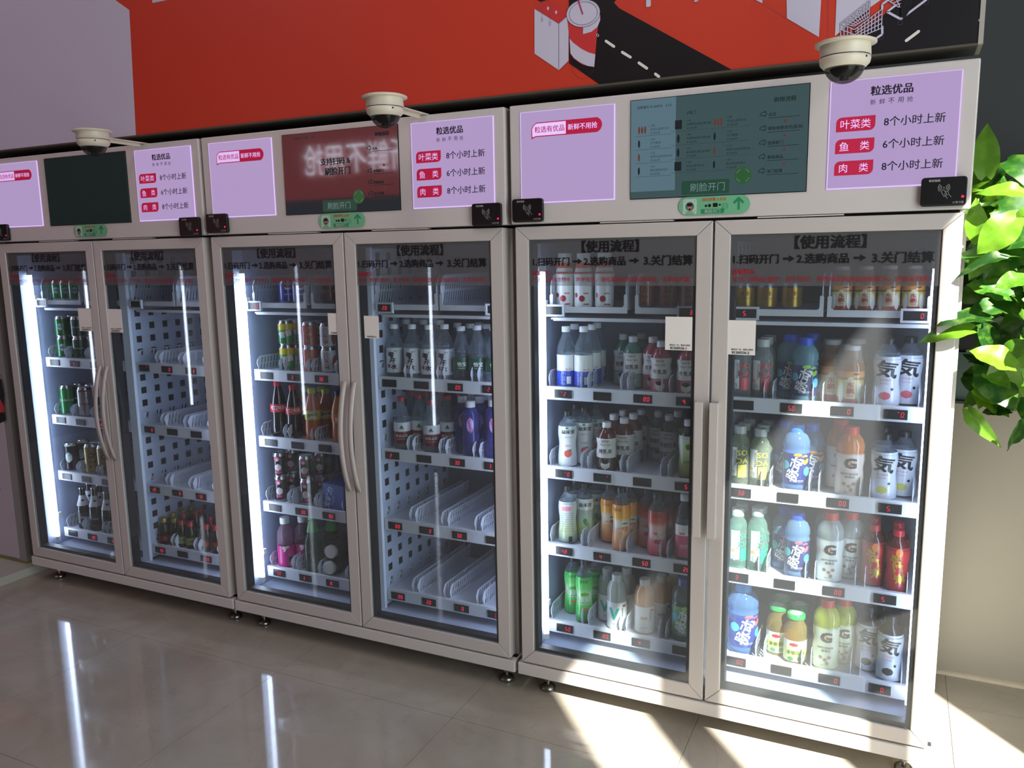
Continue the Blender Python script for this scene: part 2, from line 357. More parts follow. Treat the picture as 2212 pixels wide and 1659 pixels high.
def screen_art(mb, cab):
    y = -.0052
    T1 = M('screen_ink', '05090b', .5, em='0a1416', es=1); T2 = M('screen_line', '0a1a1c', .4, em='1c2c2e', es=1); G1 = M('screen_button_green', '10281c', .4, em='1e3c30', es=1)
    WT = M('screen_white', '30403e', .4, em='64787a', es=1); OR = M('screen_rust', '301510', .4, em='56302c', es=1); YG = M('screen_badge', '102010', .4, em='26502c', es=1)
    def P(fx, fz): return -.246 + .492 * fx, 1.964 - .279 * fz       # fraction of the screen
    def t(s, fx, fz, h, m, b_=.01): x, z = P(fx, fz); text(mb, s, x, z, y, m, h=h, bold=b_)
    if cab in 'CB':
        t('购物流程', .875, .12 if cab == 'C' else .09, .0135, T1, .015)
        steps = ['点击', '授权免密支付(首次)', '选择柜门', '拿取商品', '关门结算']
        for k, s_ in enumerate(steps):
            if cab == 'B' and k == 1: continue
            fz = .235 + k * .135; x, z = P(.765, fz + .01)
            mb.line([(x - .010, z - .004), (x - .010, z - .001), (x - .006, z + .004), (x + .002, z + .004), (x + .002, z + .008), (x + .008, z), (x + .002, z - .008), (x + .002, z - .004), (x - .010, z - .004)], .0016, y, T1)
            xx, zz = P(.79, fz + .055); mb.quad(xx, xx + .083, zz, zz + .0013, y, T1)
            vs, fs, W, H = glyphs(s_, .01); text(mb, s_, xx + W * .0105 / 2 , zz + .010, y, T1, wd=W * .0105)
            if k: mb.disc(*P(.88, fz - .045), .0042, y, OR, n=12)
        x, z = P(.5, .89)
        mb.rrect(*((P(.34, 0)[0], P(.64, 0)[0]) if cab == 'B' else (P(.31, 0)[0], P(.585, 0)[0])), P(0, .985)[1], P(0, .845)[1], .004, y, G1)
        text(mb, '刷脸开门', P(.485 if cab == 'B' else .46, 0)[0], P(0, .915)[1], y - .0004, WT, wd=.098, bold=0)
        mb.disc(*P(.66, .82), .024, y - .0002, YG)
        for a in range(4): mb.line([(P(.66, .82)[0] + .018 * math.cos(a * 1.571 + .4 + q * .2), P(.66, .82)[1] + .018 * math.sin(a * 1.571 + .4 + q * .2)) for q in range(5)], .0013, y - .0005, WT)
    if cab == 'B':
        text(mb, '支持扫码 &', P(.47, 0)[0], P(0, .37)[1], y, T1, wd=.128, bold=.015); text(mb, '刷脸开门', P(.485, 0)[0], P(0, .49)[1], y, T1, wd=.108, bold=.015)
        t('设备编号 B1260537   3.2.0', .2, .055, .0075, T2)
    if cab == 'C':
        mb.quad(P(.0, 0)[0], P(.27, 0)[0], P(0, .93)[1], P(0, .0)[1], y + .0005, M('screen_pale_column', '141c20', .3, em='56707c', es=.95))
        t('设备编号 B1260536   3.2.0', .14, .075, .0085, T2); t('2号门', .36, .17, .010, T1)
        rows = (('1-A1', '东鹏特饮维生素功能', '￥3.90/件'), ('1-B2', '东鹏特饮维生素功能', '￥5.00/件'), ('1-C1', '脉动维生素饮料青柠', '￥5.00/件'), ('1-D0', '农夫山泉苏打水', '￥3.90/件'))
        rows2 = (('1-B0', '农夫山泉苏打天', '￥3.90/件'), ('1-A3', '元气森林', '￥5.00/件'), ('1-C2', '佳得乐运动饮料600', '￥5.00/件'), ('1-D3', '维生素饮料桃子', '￥5.00/件'))
        for c_, (fx, rr) in enumerate(((.335, rows), (.565, rows2), (.12, rows2))):
            for k, r_ in enumerate(rr):
                fz = .245 + k * .138 + (.02 if c_ == 2 else 0); x, z = P(fx, fz)
                for q, s_ in enumerate(r_):
                    vs, fs, W, H = glyphs(s_, .0); text(mb, s_, x + W * .0077 / 2, z - q * .0105, y, T1 if c_ < 2 else T2, wd=W * .0077, bold=0)
                mb.line([(x - .045, z - .0275), (x + .062, z - .0275)], .0007, y, T2)
                if c_ == 0: mb.quad(x - .034, x - .014, z - .022, z + .003, y, T1) if k in (0, 3) else mb.disc(x - .024, z - .01, .004, y, T1, rz=.012)
                else:
                    for q in range(3 if k == 0 else 1): mb.disc(x - .034 + q * .009, z - .011, .0032, y, OR if k % 2 == 0 else T1, rz=.011, n=12)
def sticker(mb):
    y = -.0035; GL = M('pill_green_light', '7fb48e', .4); GD = M('pill_green', '2e8a5c', .4); GM = M('pill_green_mid', '6fb389', .4); WP = M('pill_white', 'b8c8bc', .4); PK = M('skin_pink', 'c06a74', .5); ORG = M('orange_ink', 'c85a34', .5)
    mb.rrect(-.102, .100, 1.631, 1.683, .0255, y, GM, n=8)
    mb.rrect(-.089, -.049, 1.634, 1.677, .004, y - .0004, WP); mb.slab([(-.083, 1.634), (-.055, 1.634), (-.061, 1.643), (-.077, 1.643)], y - .0008, y - .0005, GM)
    mb.disc(-.069, 1.656, .0128, y - .0008, GD); mb.disc(-.069, 1.654, .0062, y - .0012, PK, rz=.0088); mb.quad(-.072, -.066, 1.642, 1.650, y - .0012, PK); mb.rrect(-.0765, -.0615, 1.656, 1.665, .003, y - .0015, INK)
    for sx in (-1, 1):
        for sz in (-1, 1): mb.line([(-.069 + sx * .015, 1.657 + sz * .012), (-.069 + sx * .015, 1.657 + sz * .015), (-.069 + sx * .012, 1.657 + sz * .015)], .0008, y - .0008, GD)
    text(mb, '请在屏幕上点击', .000, 1.6735, y - .0004, ORG, wd=.068, bold=.02)
    mb.disc(-.0225, 1.656, .0036, y - .0004, INK); mb.disc(-.0125, 1.6565, .0045, y - .0004, INK); mb.rrect(-.003, .0105, 1.652, 1.663, .001, y - .0004, INK); mb.disc(.0165, 1.6577, .0028, y - .0004, INK)
    mb.disc(.031, 1.653, .0088, y - .0004, GD); mb.disc(.031, 1.653, .0074, y - .0007, GM); mb.line([(.026, 1.6505), (.026, 1.6555), (.036, 1.6555), (.036, 1.6505), (.026, 1.6505)], .0009, y - .001, GD)
    mb.rrect(-.037, .029, 1.634, 1.647, .002, y - .0004, GD); text(mb, '刷脸开门', -.004, 1.6405, y - .0008, WP, wd=.044, bold=0)
    mb.line([(.069, 1.642), (.069, 1.674)], .0062, y - .0005, GD); mb.line([(.0555, 1.6605), (.069, 1.674), (.0825, 1.6605)], .0062, y - .0008, GD); mb.disc(.069, 1.6735, .0032, y - .001, GD)
MASTER = {}
def cabinet(cab):
    X = XC[cab]
    root = thing('drinks_fridge', {'C': 'white double-door vending fridge nearest the leafy plant, full of bottles', 'B': 'middle white double-door vending fridge with curved handles, half of it empty', 'A': 'far white double-door vending fridge beside the printed cupboard, green beer cans inside'}[cab],
                 'fridge', (X, 0, 0), 0, 'row of vending fridges')
    b_ = MB(); b_.box(-.64, -.605, .05, .72, .125, 1.612, PAINT); b_.box(.605, .64, .05, .72, .125, 1.612, PAINT); b_.box(-.605, .605, .68, .72, .125, 1.612, PAINT); b_.box(-.605, .605, .05, .68, 1.585, 1.612, PAINT); b_.box(-.605, .605, .05, .68, .125, .150, PAINT)
    b_.build('body', root)
    l_ = MB(); l_.box(-.605, -.601, .052, .66, .15, 1.585, INNERD); l_.box(.601, .605, .052, .66, .15, 1.585, INNERD); l_.box(-.601, .601, .655, .66, .15, 1.585, M('shaded_back_liner', '5e6474', .35)); l_.box(-.601, .601, .052, .655, 1.58, 1.585, INNERD); l_.box(-.601, .601, .052, .655, .15, .154, INNER)  # back sheet coloured darker for the weak light deep inside
    l_.build('liner', root, label='pale grey inner liner of the fridge')
    MB().box(-.022, .022, .125, .14, .154, 1.58, M('lit_post_white', 'e6ecf6', .3)).build('centre_post', root)  # whitened so the paint carries the LED light falling on it
    MB().box(-.019, .012, .14, .655, .154, 1.58, DARK).build('shaded_partition_core', root)  # solid core coloured dark for the shade in the hollow behind the holes
    ob('perforated_panel', PERF, root, (.021, .141, .165))
    bevel(MB().box(-.645, .645, 0, .70, .081, .124, PAINT).build('plinth', root), .003)
    MB().box(-.64, .64, .03, .72, .124, .1255, BLACK).build('door_gap_shade', root)  # black sheet stands for the shade in the gap under the doors
    for fx in (-.565, .575):
        for fy in (.08, .62):
            f = MB(); f.lathe([(.024, 0), (.026, .004), (.026, .012), (.020, .018), (.010, .020)], METAL, 20); f.lathe([(.006, .02), (.006, .082)], METAL, 10); f.lathe([(.012, .034), (.012, .042)], METAL, 6, smooth=False)
            f.build('foot', root, (fx, fy, 0))
    # header
    bevel(MB().box(-.642, .642, 0, .34, 1.622, 1.986, PAINT).build('header', root), .004)
    MB().box(-.62, .62, .03, .3, 1.606, 1.623, BLACK).build('header_gap_shade', root)  # black strip put in for the shade of the gap under the header
    for x0, x1 in ((-.345, -.12), (.12, .345)): MB().box(x0, x1, .004, .03, 1.617, 1.6205, PAINT).build('hinge_cover', root)
    PAN = M('lilac_backlit_panel', '302838', .3, em='b79fce', es=.86); PEDGE = M('panel_bright_edge', '302838', .3, em='d8baf6', es=1.1)
    for left in (True, False):
        x0, x1 = (-.604, -.296) if left else (.298, .605)
        q = MB(); q.box(x0, x1, -.003, .01, 1.685, 1.962, PEDGE).box(x0 + .0028, x1 - .0028, -.0036, .01, 1.6885, 1.9605, PAN)
        p_ = q.build('light_panel', root, label='glowing lilac panel with ' + ('a red slogan bubble' if left else 'three red category tags'))
        tm = MB(); panel_text(tm, left); tm.build('lettering', p_)
    s_ = MB().box(-.248, .248, -.002, .01, 1.683, 1.966, BLACK)
    scm = M('screen_surface_' + {'A': 'dark', 'B': 'dim', 'C': 'teal'}[cab], '0a0e10', .06, em={'A': '26302f', 'B': '343a40', 'C': '40575a'}[cab], es={'A': .5, 'B': .5, 'C': .85}[cab], spec=1.0, coat=1.0)
    s_.box(-.246, .246, -.0042, .01, 1.685, 1.964, scm)
    scr = s_.build('display_screen', root, label={'A': 'dark reflecting screen', 'B': 'dim screen with black writing', 'C': 'teal screen listing drinks and prices'}[cab])
    ta = MB(); screen_art(ta, cab)
    if ta.f: ta.build('screen_graphics', scr)
    ta = MB(); sticker(ta); ta.build('pill_sticker', root, label='green pill-shaped face-scan sticker')
    # led tubes
    for k, x in enumerate((-.578, .578)):
        z0, z1 = .197, 1.475
        tb = MB().lathe([(.009, 0), (.0095, .003), (.0095, z1 - z0 - .003), (.009, z1 - z0)], TUBE, 14).build('led_tube', root, (x, .1, z0))
        for zz in (0, z1 - z0): MB().lathe([(.0110, -.009), (.0110, .009)], WHITE, 14).build('tube_end_cap', tb, (0, 0, zz - .005 if not zz else zz + .005))
        for zz in (.11, z1 - z0 - .11): MB().box(-.0055, .0055, .011, .03, -.01, .01, WHITE).build('tube_clip', tb, (0, 0, zz))
        e_ = MB(); s = -1 if x < 0 else 1
        e_.add([(x + s * .022, .06, .16), (x + s * .022, .06, 1.57), (x + s * .018, .128, 1.57), (x + s * .018, .128, .16)], [(0, 1, 2, 3)], INNER)
        e_.build('light_reflector', root)
    # doors
    for side in (-1, 1):
        x0, x1 = (-.6285, -.0030) if side < 0 else (.0030, .6285)
        fk = side
        if fk not in FRAME_ME:
            fr = MB(); gi = (.0455, .0455); o_ = [(x0, .131), (x1, .131), (x1, 1.614), (x0, 1.614)]; g0, g1 = (-.583, -.0485) if side < 0 else (.0485, .583)
            i_ = [(g0, .176), (g1, .176), (g1, 1.573), (g0, 1.573)]
            for k in range(4):
                l = (k + 1) % 4; d = Vector((o_[l][0] - o_[k][0], o_[l][1] - o_[k][1])).normalized() * .0005
                fr.slab([(o_[k][0] + d.x, o_[k][1] + d.y), (o_[l][0] - d.x, o_[l][1] - d.y), (i_[l][0] - d.x, i_[l][1] - d.y), (i_[k][0] + d.x, i_[k][1] + d.y)], 0, .045, ALU)
            gk = frame_ring(g0 - .001, g1 + .001, .175, 1.574, .013, .013, .046, GASK, gap=0); gl = MB().box(g0, g1, .006, .0085, .176, 1.573, GLASS)
            ti = MB(); y = .0035; c = (g0 + g1) / 2 - (g0 + g1) / 2 + (.3085 if side > 0 else -.3175)
            if True:
                text(ti, '【使用流程】', c + .005, 1.548, y, INK, wd=.180, bold=.035)
                k0 = c - .25
                for s_, xa, xb in (('1.扫码开门', c - .251, c - .128), ('2.选购商品', c - .079, c + .054), ('3.关门结算', c + .112, c + .258)): text(ti, s_, (xa + xb) / 2, 1.5035, y, INK, wd=xb - xa, bold=.035)
                for xa in (c - .116, c + .066): ti.poly([(xa, 1.5005), (xa + .016, 1.5005), (xa + .016, 1.494), (xa + .031, 1.5035), (xa + .016, 1.513), (xa + .016, 1.5065), (xa, 1.5065)], y, INK)
                text(ti, '温馨提示：', c - .220, 1.4685, y, REDINK, wd=.067, bold=.02)
                text(ti, '在开门购物过程中，若不购买，请将拿起的商品放回原位，否则会扣款。', c + .002, 1.4475, y, REDINK, wd=.508, bold=.0)
            fl = MB().quad(g0, g1, 1.428, 1.573, .0048, FILM)
            FRAME_ME[fk] = (recalc(fr.mesh('door_frame')), recalc(gk.mesh('door_gasket')), gl.mesh('door_glass'), ti.mesh('lettering'), fl.mesh('window_film'))
        d_ = ob('door', FRAME_ME[fk][0], root)
        md = d_.modifiers.new('bevel', 'BEVEL'); md.width = .0022; md.segments = 2; md.limit_method = 'ANGLE'
        ob('door_gasket', FRAME_ME[fk][1], d_); ob('door_glass', FRAME_ME[fk][2], d_)
        ob('lettering', FRAME_ME[fk][3], d_, label='black and red instruction lettering'); ob('window_film', FRAME_ME[fk][4], d_)
        h = MB()
        if cab == 'C':
            xh = -.030 if side < 0 else .0145; xh0, xh1 = (-.0405, -.0160) if side < 0 else (.0030, .0285)
            h.box(xh0, xh1, -.024, -.018, .672, 1.088, ALU); h.box(xh0 if side < 0 else xh1 - .004, (xh0 + .004) if side < 0 else xh1, -.020, 0, .672, 1.088, ALU)
        else:
            xh0, xh1 = ((-.032, -.014) if side < 0 else (.012, .030)); n = 14; z0, z1 = .665, 1.08
            vs = []
            for k in range(n + 1):
                t = k / n; yy = -.003 - .040 * math.sin(math.pi * t) ** .8; z = z0 + (z1 - z0) * t; vs += [(xh0, yy - .004, z), (xh1, yy, z), (xh1, yy + .003, z), (xh0, yy - .001, z)]
            h.add(vs, [(4 * k + a, 4 * k + (a + 1) % 4, 4 * k + 4 + (a + 1) % 4, 4 * k + 4 + a) for k in range(n) for a in range(4)] + [(3, 2, 1, 0), (4 * n, 4 * n + 1, 4 * n + 2, 4 * n + 3)], ALU, True)
        hh = h.build('door_handle', d_)
        if cab == 'C': bevel(hh, .0015)
        # number card
        q = MB()
        xa, xb, za, zb = {('C', -1): (-.138, -.057, 1.237, 1.337), ('C', 1): (.0435, .125, 1.230, 1.330), ('B', -1): (-.088, -.030, 1.250, 1.328), ('B', 1): (.071, .133, 1.241, 1.321), ('A', -1): (-.136, -.053, 1.230, 1.329), ('A', 1): (.049, .133, 1.229, 1.328)}[(cab, side)]
        q.box(xa, xb, .0028, .0040, za, zb, WHITE)
        num = {'A': '81260532-', 'B': '81260531-', 'C': '81260536-'}[cab] + ('1' if side < 0 else '2')
        if cab != 'B': text(q, '微信扫一扫，使用小程序', (xa + xb) / 2 + .004, za + .0155, .0024, INK, wd=(xb - xa) * .76, bold=.01)
        text(q, num, (xa + xb) / 2, za + .0065, .0024, INK, wd=(xb - xa) * .6, bold=.03)
        q.build('number_card', d_, label='white card with a printed number')
    # shelves
    T_ = {'C-': [['    ', '  3.'], [' -2 ', '    ', '  80', ' 4. '], ['  -0', '   -', '    ', '  5 '], [' 4.8', ' 4  ', '  50', '  20'], ['  50', '  80', ' 4  ', '    ']],
          'C+': [[' 5. ', '   0'], ['    ', ' 5.0 ', '   0', '  -0'], [' 3.8 ', '    ', '  00', ' 5. '], [' 3  ', '    ', '  00', ' 5. '], ['  00', '    ', '   0', '  0 ']],
          'B-': [['  50', '    '], ['    ', ' 3. ', ' 30 '], ['    ', '    ', '    ', '    '], ['    ', '  00', '  90'], [' 5.0 ', ' 3  ', ' 8. ']],
          'B+': [[' 20 ', '  2 '], ['    ', '    ', '  00', ' 2  '], [' 2  ', '    ', ' 3.0 ', ' 3. '], ['  00', '   0', ' 3.0 ', '   0'], ['  00', ' 2.0 ', '  0.', '  00']],
          'A-': [['    ', '    '], ['    ', ' 3  ', '    '], ['    ', '    ', '  8.'], ['    ', '    ', '    '], ['    ', '  00', '  5 ']],
          'A+': [['    ', '    '], ['   -', '   0', '   0', '    '], ['   0', '    ', '    ', '    '], [' 25 ', '   0', ' 70 ', '    '], ['  90', '    ', '  00', '    ']]}
    for side in (-1, 1):
        tx = T_[cab + ('-' if side < 0 else '+')]; xl, xr = (-.590, -.030) if side < 0 else (.024, .575)
        dd = 'hinge-side' ; dn = ('first' if side < 0 else 'second') + ' door'
        if True:
            sh = thing('fridge_shelf', f'white top shelf with two wide trays, behind {dn} of the {CABN[cab]}', 'shelf', (X, 0, 1.345), 0, 'top tray shelves')
            m_ = MB(); m_.box(xl + .03, xr, .146, .150, -.040, -.029, RAIL); m_.box(xl + .02, xr, .150, .60, -.036, -.030, RAIL); m_.build('shelf_board', sh)
            for xc in ((-.436, -.140) if side < 0 else (.158, .438)): ob('wide_tray', WIDE, sh, (xc, .143, 0))
            for k, xc in enumerate((-.549, -.0965) if side < 0 else (.0765, .5335)): display(sh, xc, .128, -.004, (tx[0] + ['    '])[k], True)
        for si in range(1, 5):
            z = SHZ[si]; lanes = (-.525, -.385, -.246, -.106) if side < 0 else (.073, .214, .357, .499)
            nm = ['', 'second', 'third', 'fourth', 'lowest'][si]
            sh = thing('fridge_shelf', f'white slotted-lane shelf, {nm} from the top behind {dn} of the {CABN[cab]}' if si < 4 else f'white slotted-lane shelf, lowest one behind {dn} of the {CABN[cab]}', 'shelf', (X, 0, z), 0, 'lane shelves')
            MB().box(xl, xr, .145, .151, -.045, 0, RAIL).box(xl, xr, .151, .160, -.003, 0, RAIL).build('shelf_rail', sh)
            MB().box(xl, xr, .151, .60, -.024, -.0145, RAIL).build('shelf_board', sh)
            for k, xc in enumerate(lanes):
                if cab == 'B' and side < 0 and si in (1, 2, 3, 4) : pass
                ob('lane_tray', LANE, sh, (xc, .156, -.0125))
                display(sh, xc, .1435, -.0235, (tx[si] + ['    '] * 2)[k])
for c_ in 'ABC': cabinet(c_)
# dark service cable seen behind the glass of the far fridge
tag(MB().tube([(-2.20, .62, 1.36), (-2.17, .62, 1.20), (-2.10, .61, 1.10), (-2.09, .61, .9), (-2.08, .61, .6)], .004, BLACK, 6).build('cable'), 'thin black cable hanging inside the empty half of the far fridge', 'cable')

# ------------------------------------------------------------------ card readers
def reader(x, z, label):
    r = thing('card_reader', label, 'card reader', (x, 0, z), 0, 'black card readers')
    pts = []
    for cx, cz, a in ((.044, .028, 0), (-.044, .028, 90), (-.044, -.028, 180), (.044, -.028, 270)): pts += [(cx + .008 * math.cos(math.radians(a + 30 * t)), cz + .008 * math.sin(math.radians(a + 30 * t))) for t in range(4)]
    q = MB().slab(pts, -.016, -.001, BLACK); me = recalc(q.mesh('reader_case')); bevel(ob('reader_case', me, r), .0015)
    G = M('grey_print', '9aa09c', .5); q = MB(); y = -.0166; cx, cz = .0, .0095
    q.disc(cx, cz, .0014, y, G, n=10)
    for R_ in (.006, .0095, .013):
        for s in (-1, 1): q.line([(cx + s * R_ * math.cos(t), cz + R_ * math.sin(t)) for t in [-.75 + k * .25 for k in range(7)]], .0011, y, G)
    q.line([(-.006, .0005), (.000, .005), (.0085, -.009), (.001, -.0125), (-.006, .0005)], .0009, y, G)
    q.line([(.003, .001), (.010, -.001), (.012, -.008), (.018, -.014)], .0009, y, G); q.line([(.006, -.003), (.002, -.006), (.005, -.012), (.009, -.018)], .0009, y, G)
    text(q, '微来物联', -.022, .0275, y, G, wd=.026, bold=.03); text(q, 'IC读卡器', .034, -.0275, y, G, wd=.024, bold=.01)
    q.line([(-.049, -.0325), (.049, -.0325)], .0012, y, M('dark_grey_line', '3a3a3c', .4)); q.build('print', r)
    MB().disc(.043, -.014, .0032, -.0168, REDLED).build('indicator_light', r)
for c_, n_ in (('A', 'far'), ('B', 'middle'), ('C', 'nearest')):
    reader(XC[c_] - .5785, 1.664, f'black card reader on the lower corner by the slogan panel, {n_} fridge')
    reader(XC[c_] + .5785, 1.667 if c_ == 'C' else 1.656, f'black card reader below the category list panel, {n_} fridge')

# ------------------------------------------------------------------ dome cameras
def dome(x, label):
    r = thing('security_camera', label, 'camera', (x, -.22, 1.92), 0, 'dome security cameras')
    CR = M('camera_cream', 'd2cdb8', .35)
    MB().lathe([(.056, .083), (.069, .084), (.069, .088), (.060, .092), (0, .092)], CR, 36, capt=False).build('mounting_plate', r)
    MB().lathe([(.044, .030), (.050, .034), (.0555, .040), (.0575, .048), (.0575, .054), (.0560, .0545), (.0560, .0565), (.0575, .057), (.056, .083)], CR, 36).build('camera_housing', r)
    MB().lathe([(.0563, .0543), (.0563, .0567)], M('blue_black_ring', '22233c', .4), 36).build('housing_seam', r)
    prof = [(.0455 * math.sin(t * math.pi / 2 / 9), .037 - .0455 * math.cos(t * math.pi / 2 / 9) * .9) for t in range(10)]
    MB().lathe([(max(a, .0004), z) for a, z in prof], CLEAR('smoked_dome', 'a8a8a4', .10, .03, '50504c'), 32, capt=False).build('dome_cover', r)
    li = MB(); li.lathe([(.034 * math.sin(t * math.pi / 2 / 6) + .0003, .037 - .034 * math.cos(t * math.pi / 2 / 6) * .86) for t in range(7)], M('inner_dome_dark', '15161a', .2), 24, capt=False); li.lathe([(.010, .004), (.010, .014)], BLACK, 16, c=(.0, -.004, 0))
    li.build('camera_lens', r)
    s_ = MB().box(.044, .050, -.033, -.027, .046, .050, DARK); s_.build('screw', r)
    bevel(MB().box(-.014, .014, .045, .26, .0665, .0705, CR).box(-.014, -.012, .045, .25, .0560, .0705, CR).build('mounting_arm', r), .0008, 1)
for c_, n_ in (('A', 'far fridge beside the white part of the mural'), ('B', 'middle fridge under the red mural'), ('C', 'nearest fridge, in front of the printed shopping cart')):
    dome(XC[c_] + .345, f'cream dome security camera above the {n_}')

# ------------------------------------------------------------------ mural above
RED = M('mural_red', 'c23a26', .42, noise=.03, nscale=3); MWHITE = M('mural_white', 'c2c0d2', .42); MBLK = M('mural_black', '141216', .4); MRED2 = M('mural_rose', 'c23434', .42); MLINE = M('mural_line', '55506a', .5)
mur = thing('mural_board', 'long red, white and black printed mural board above the fridges', 'mural', (0, 0, 2.021))
MB().box(-4.9, .642, 0, .12, 0, 1.6, RED).build('board', mur)
MB().box(.6325, .6435, -.004, .122, -.004, 1.6, M('board_edge_aluminium', 'a8a49c', .35)).build('end_trim', mur)
MB().box(-4.9, .6325, -.003, .12, -.006, 0, M('board_bottom_dark', '4a483e', .5)).build('bottom_trim', mur)
mp = MB()
def px(*pts, k=1): return [(at(u, v).x, at(u, v).z - 2.021) for u, v in pts]
def mpoly(pts, mat, lay=1): mp.poly([(x, max(z, .0005)) for x, z in pts], -.0006 * lay - .0005, mat)
mpoly([(-4.9, 0), (-2.286, 0), (-2.263, .467), (-2.36, .53), (-2.36, 1.6), (-4.9, 1.6)], MWHITE)
mpoly([(-2.137, .475), (-2.02, .475), (-1.9, .52), (-1.9, .56), (-2.137, .56)], MWHITE)
# road
mpoly(px((1300, 181), (1187, 2), (1120, -60), (1330, -60)) and [(-.345, .0), (-.44, .07), (-.44, .27), (-.53, .256), (-.62, .31), (-.40, .6), (-.10, .6), (-.265, .258), (-.30, .222), (-.285, .205), (.04, .0)], MBLK)
mpoly([(.305, 0), (.642, 0), (.642, .45), (.632, .26), (.46, .115)], MBLK) if False else mpoly([(.300, 0), (.6325, 0), (.6325, .262)], MBLK)
LN = M('mural_dash', 'd8d8d0', .4)
def dash(a, b_): 
    p = px(a, b_); mp.line([(x, z) for x, z in p], .0075, -.0022, LN); [mp.disc(x, z, .0037, -.0025, LN, n=10) for x, z in p]
for a, b_ in (((1309.5, 89), (1327, 101)), ((1344.5, 113), (1362.5, 124)), ((1380.5, 136), (1398, 148)), ((1416, 160), (1424, 166)), ((1958, 88), (2090 - 0, 0) and (1984, 68.5)), ((1291, 76), (1292, 77)), ((2117, 44), (2119, 42))): dash(a, b_)
# bag
def C6(*pts): return px(*[(1140 + a / 6.506, b_ / 6.506) for a, b_ in pts])
mpoly(C6((98, 122), (440, 335), (440, 988), (98, 755)), MWHITE, 2); mpoly(C6((440, 335), (550, 235), (578, 400), (575, 855), (440, 988)), MWHITE, 2); mpoly(C6((98, 122), (310, 10), (555, 180), (550, 235), (440, 335)), MRED2, 2)
mp.line(C6((440, 335), (440, 980)), .0012, -.0024, MLINE); mp.line(C6((98, 122), (440, 335), (550, 235)), .0010, -.0024, MLINE)
for a, b_ in ((290, 120), (403, 175)): mp.disc(*C6((a, b_))[0], .0032, -.0024, MWHITE, rz=.005)
for a, b_ in ((204, 282), (316, 335)):
    x, z = C6((a, b_))[0]; mp.line([(x + .0032 * math.cos(t), z + .005 * math.sin(t)) for t in [k * .524 for k in range(13)]], .0008, -.0026, MLINE); mp.line(C6((a + 2, b_ - 28), (a + 4, b_ - 300)), .0007, -.0026, MLINE)
# cup
mpoly(C6((555, 240), (990, 380), (975, 520), (938, 945), (780, 915), (660, 835), (605, 760), (590, 540)), MRED2, 3)
mpoly(C6((592, 545), (640, 600), (760, 690), (860, 740), (955, 765), (938, 942), (850, 930), (740, 880), (650, 815), (605, 750)), MWHITE, 4)
mpoly(C6((780, 380), (860, 370), (960, 310), (1022, 210), (1022, 290), (985, 380), (900, 450), (780, 482)), MWHITE, 4)
x, z = C6((788, 192))[0]; r_ = .0360
def ell(k, cx=788, cy=192, a=238, b_=190, rot=-.25): return C6(*[(cx + a * k * math.cos(t) * math.cos(rot) - b_ * k * math.sin(t) * math.sin(rot), cy + a * k * math.cos(t) * math.sin(rot) + b_ * k * math.sin(t) * math.cos(rot)) for t in [q * math.pi / 16 for q in range(33)]])
mpoly(ell(1)[:-1], MWHITE, 5); mp.line(ell(.84), .0010, -.0044, MLINE); mp.line(ell(1.0), .0008, -.0044, MLINE)
mp.line(C6((780, 380), (780, 482)), .0012, -.0044, MLINE); mp.line(C6((700, -40), (780, 205)), .0042, -.0046, M('straw_magenta', 'a8285a', .4))
mp.line(C6((600, 740), (612, 900), (650, 1030), (720, 1095), (780, 1108), (850, 1090), (910, 1020), (935, 950)), .0007, -.0024, M('fine_dark_red_line', '701c1c', .5))
# letter stub, doors of the printed shop, cart
mp.rrect(*(lambda p: (p[0][0], p[1][0], p[1][1], p[0][1]))(C6((1668, -60), (1732, 95))), .004, -.0024, MWHITE)
def C5(*pts): return px(*[(1500 + a / 3.511, b_ / 3.511) for a, b_ in pts])
mpoly(C5((700, 0), (702, 140), (945, 283), (962, 0), (962, -160), (700, -160)), MWHITE, 2); mpoly(C5((1078, 0), (1066, 275), (1110, 240), (1330, 60), (1470, -40), (1470, -160), (1078, -160)), MWHITE, 2); mpoly(C5((462, 0), (516, 26), (516, -60), (400, -60)), MWHITE, 2)
mp.line(C5((1018, -80), (1012, 300)), .0008, -.0022, MLINE); mp.line(C5((520, 28), (700, 140)), .0006, -.0022, MLINE); mp.line(C5((0, 10), (25, 8), (32, -10)), .004, -.0022, MWHITE)
def net(q, nu, nv, wd):
    P = [Vector(p) for p in C5(*q)]
    for k in range(nu + 1): t = k / nu; mp.line([tuple(P[0].lerp(P[1], t)), tuple(P[3].lerp(P[2], t))], wd + .0016, -.0027, MLINE); mp.line([tuple(P[0].lerp(P[1], t)), tuple(P[3].lerp(P[2], t))], wd, -.0032, MWHITE)
    for k in range(nv + 1): t = k / nv; mp.line([tuple(P[0].lerp(P[3], t)), tuple(P[1].lerp(P[2], t))], wd + .0016, -.0027, MLINE); mp.line([tuple(P[0].lerp(P[3], t)), tuple(P[1].lerp(P[2], t))], wd, -.0034, MWHITE)
net(((1108, 180), (1215, 228), (1215, 300), (1108, 270)), 4, 2, .0018); net(((1215, 228), (1425, 70), (1420, 215), (1215, 300)), 8, 4, .0018); net(((1108, 180), (1330, 5), (1325, 130), (1215, 200)), 8, 4, .0016)
net(((1462, 0), (1545, 55), (1575, 55), (1575, -60)), 4, 2, .0018)
for wd, m_, y in ((.0070, MLINE, -.0029), (.0050, MWHITE, -.0036)):
    mp.line(C5((1425, 75), (1425, 35), (1500, -20)), wd, y, m_); mp.line(C5((1340, 320), (1425, 262), (1425, 200)), wd, y, m_); mp.line(C5((1560, 145), (1462, 92), (1530, 40)), wd, y, m_); mp.line(C5((1560, 150), (1760, 0)), wd, y, m_)
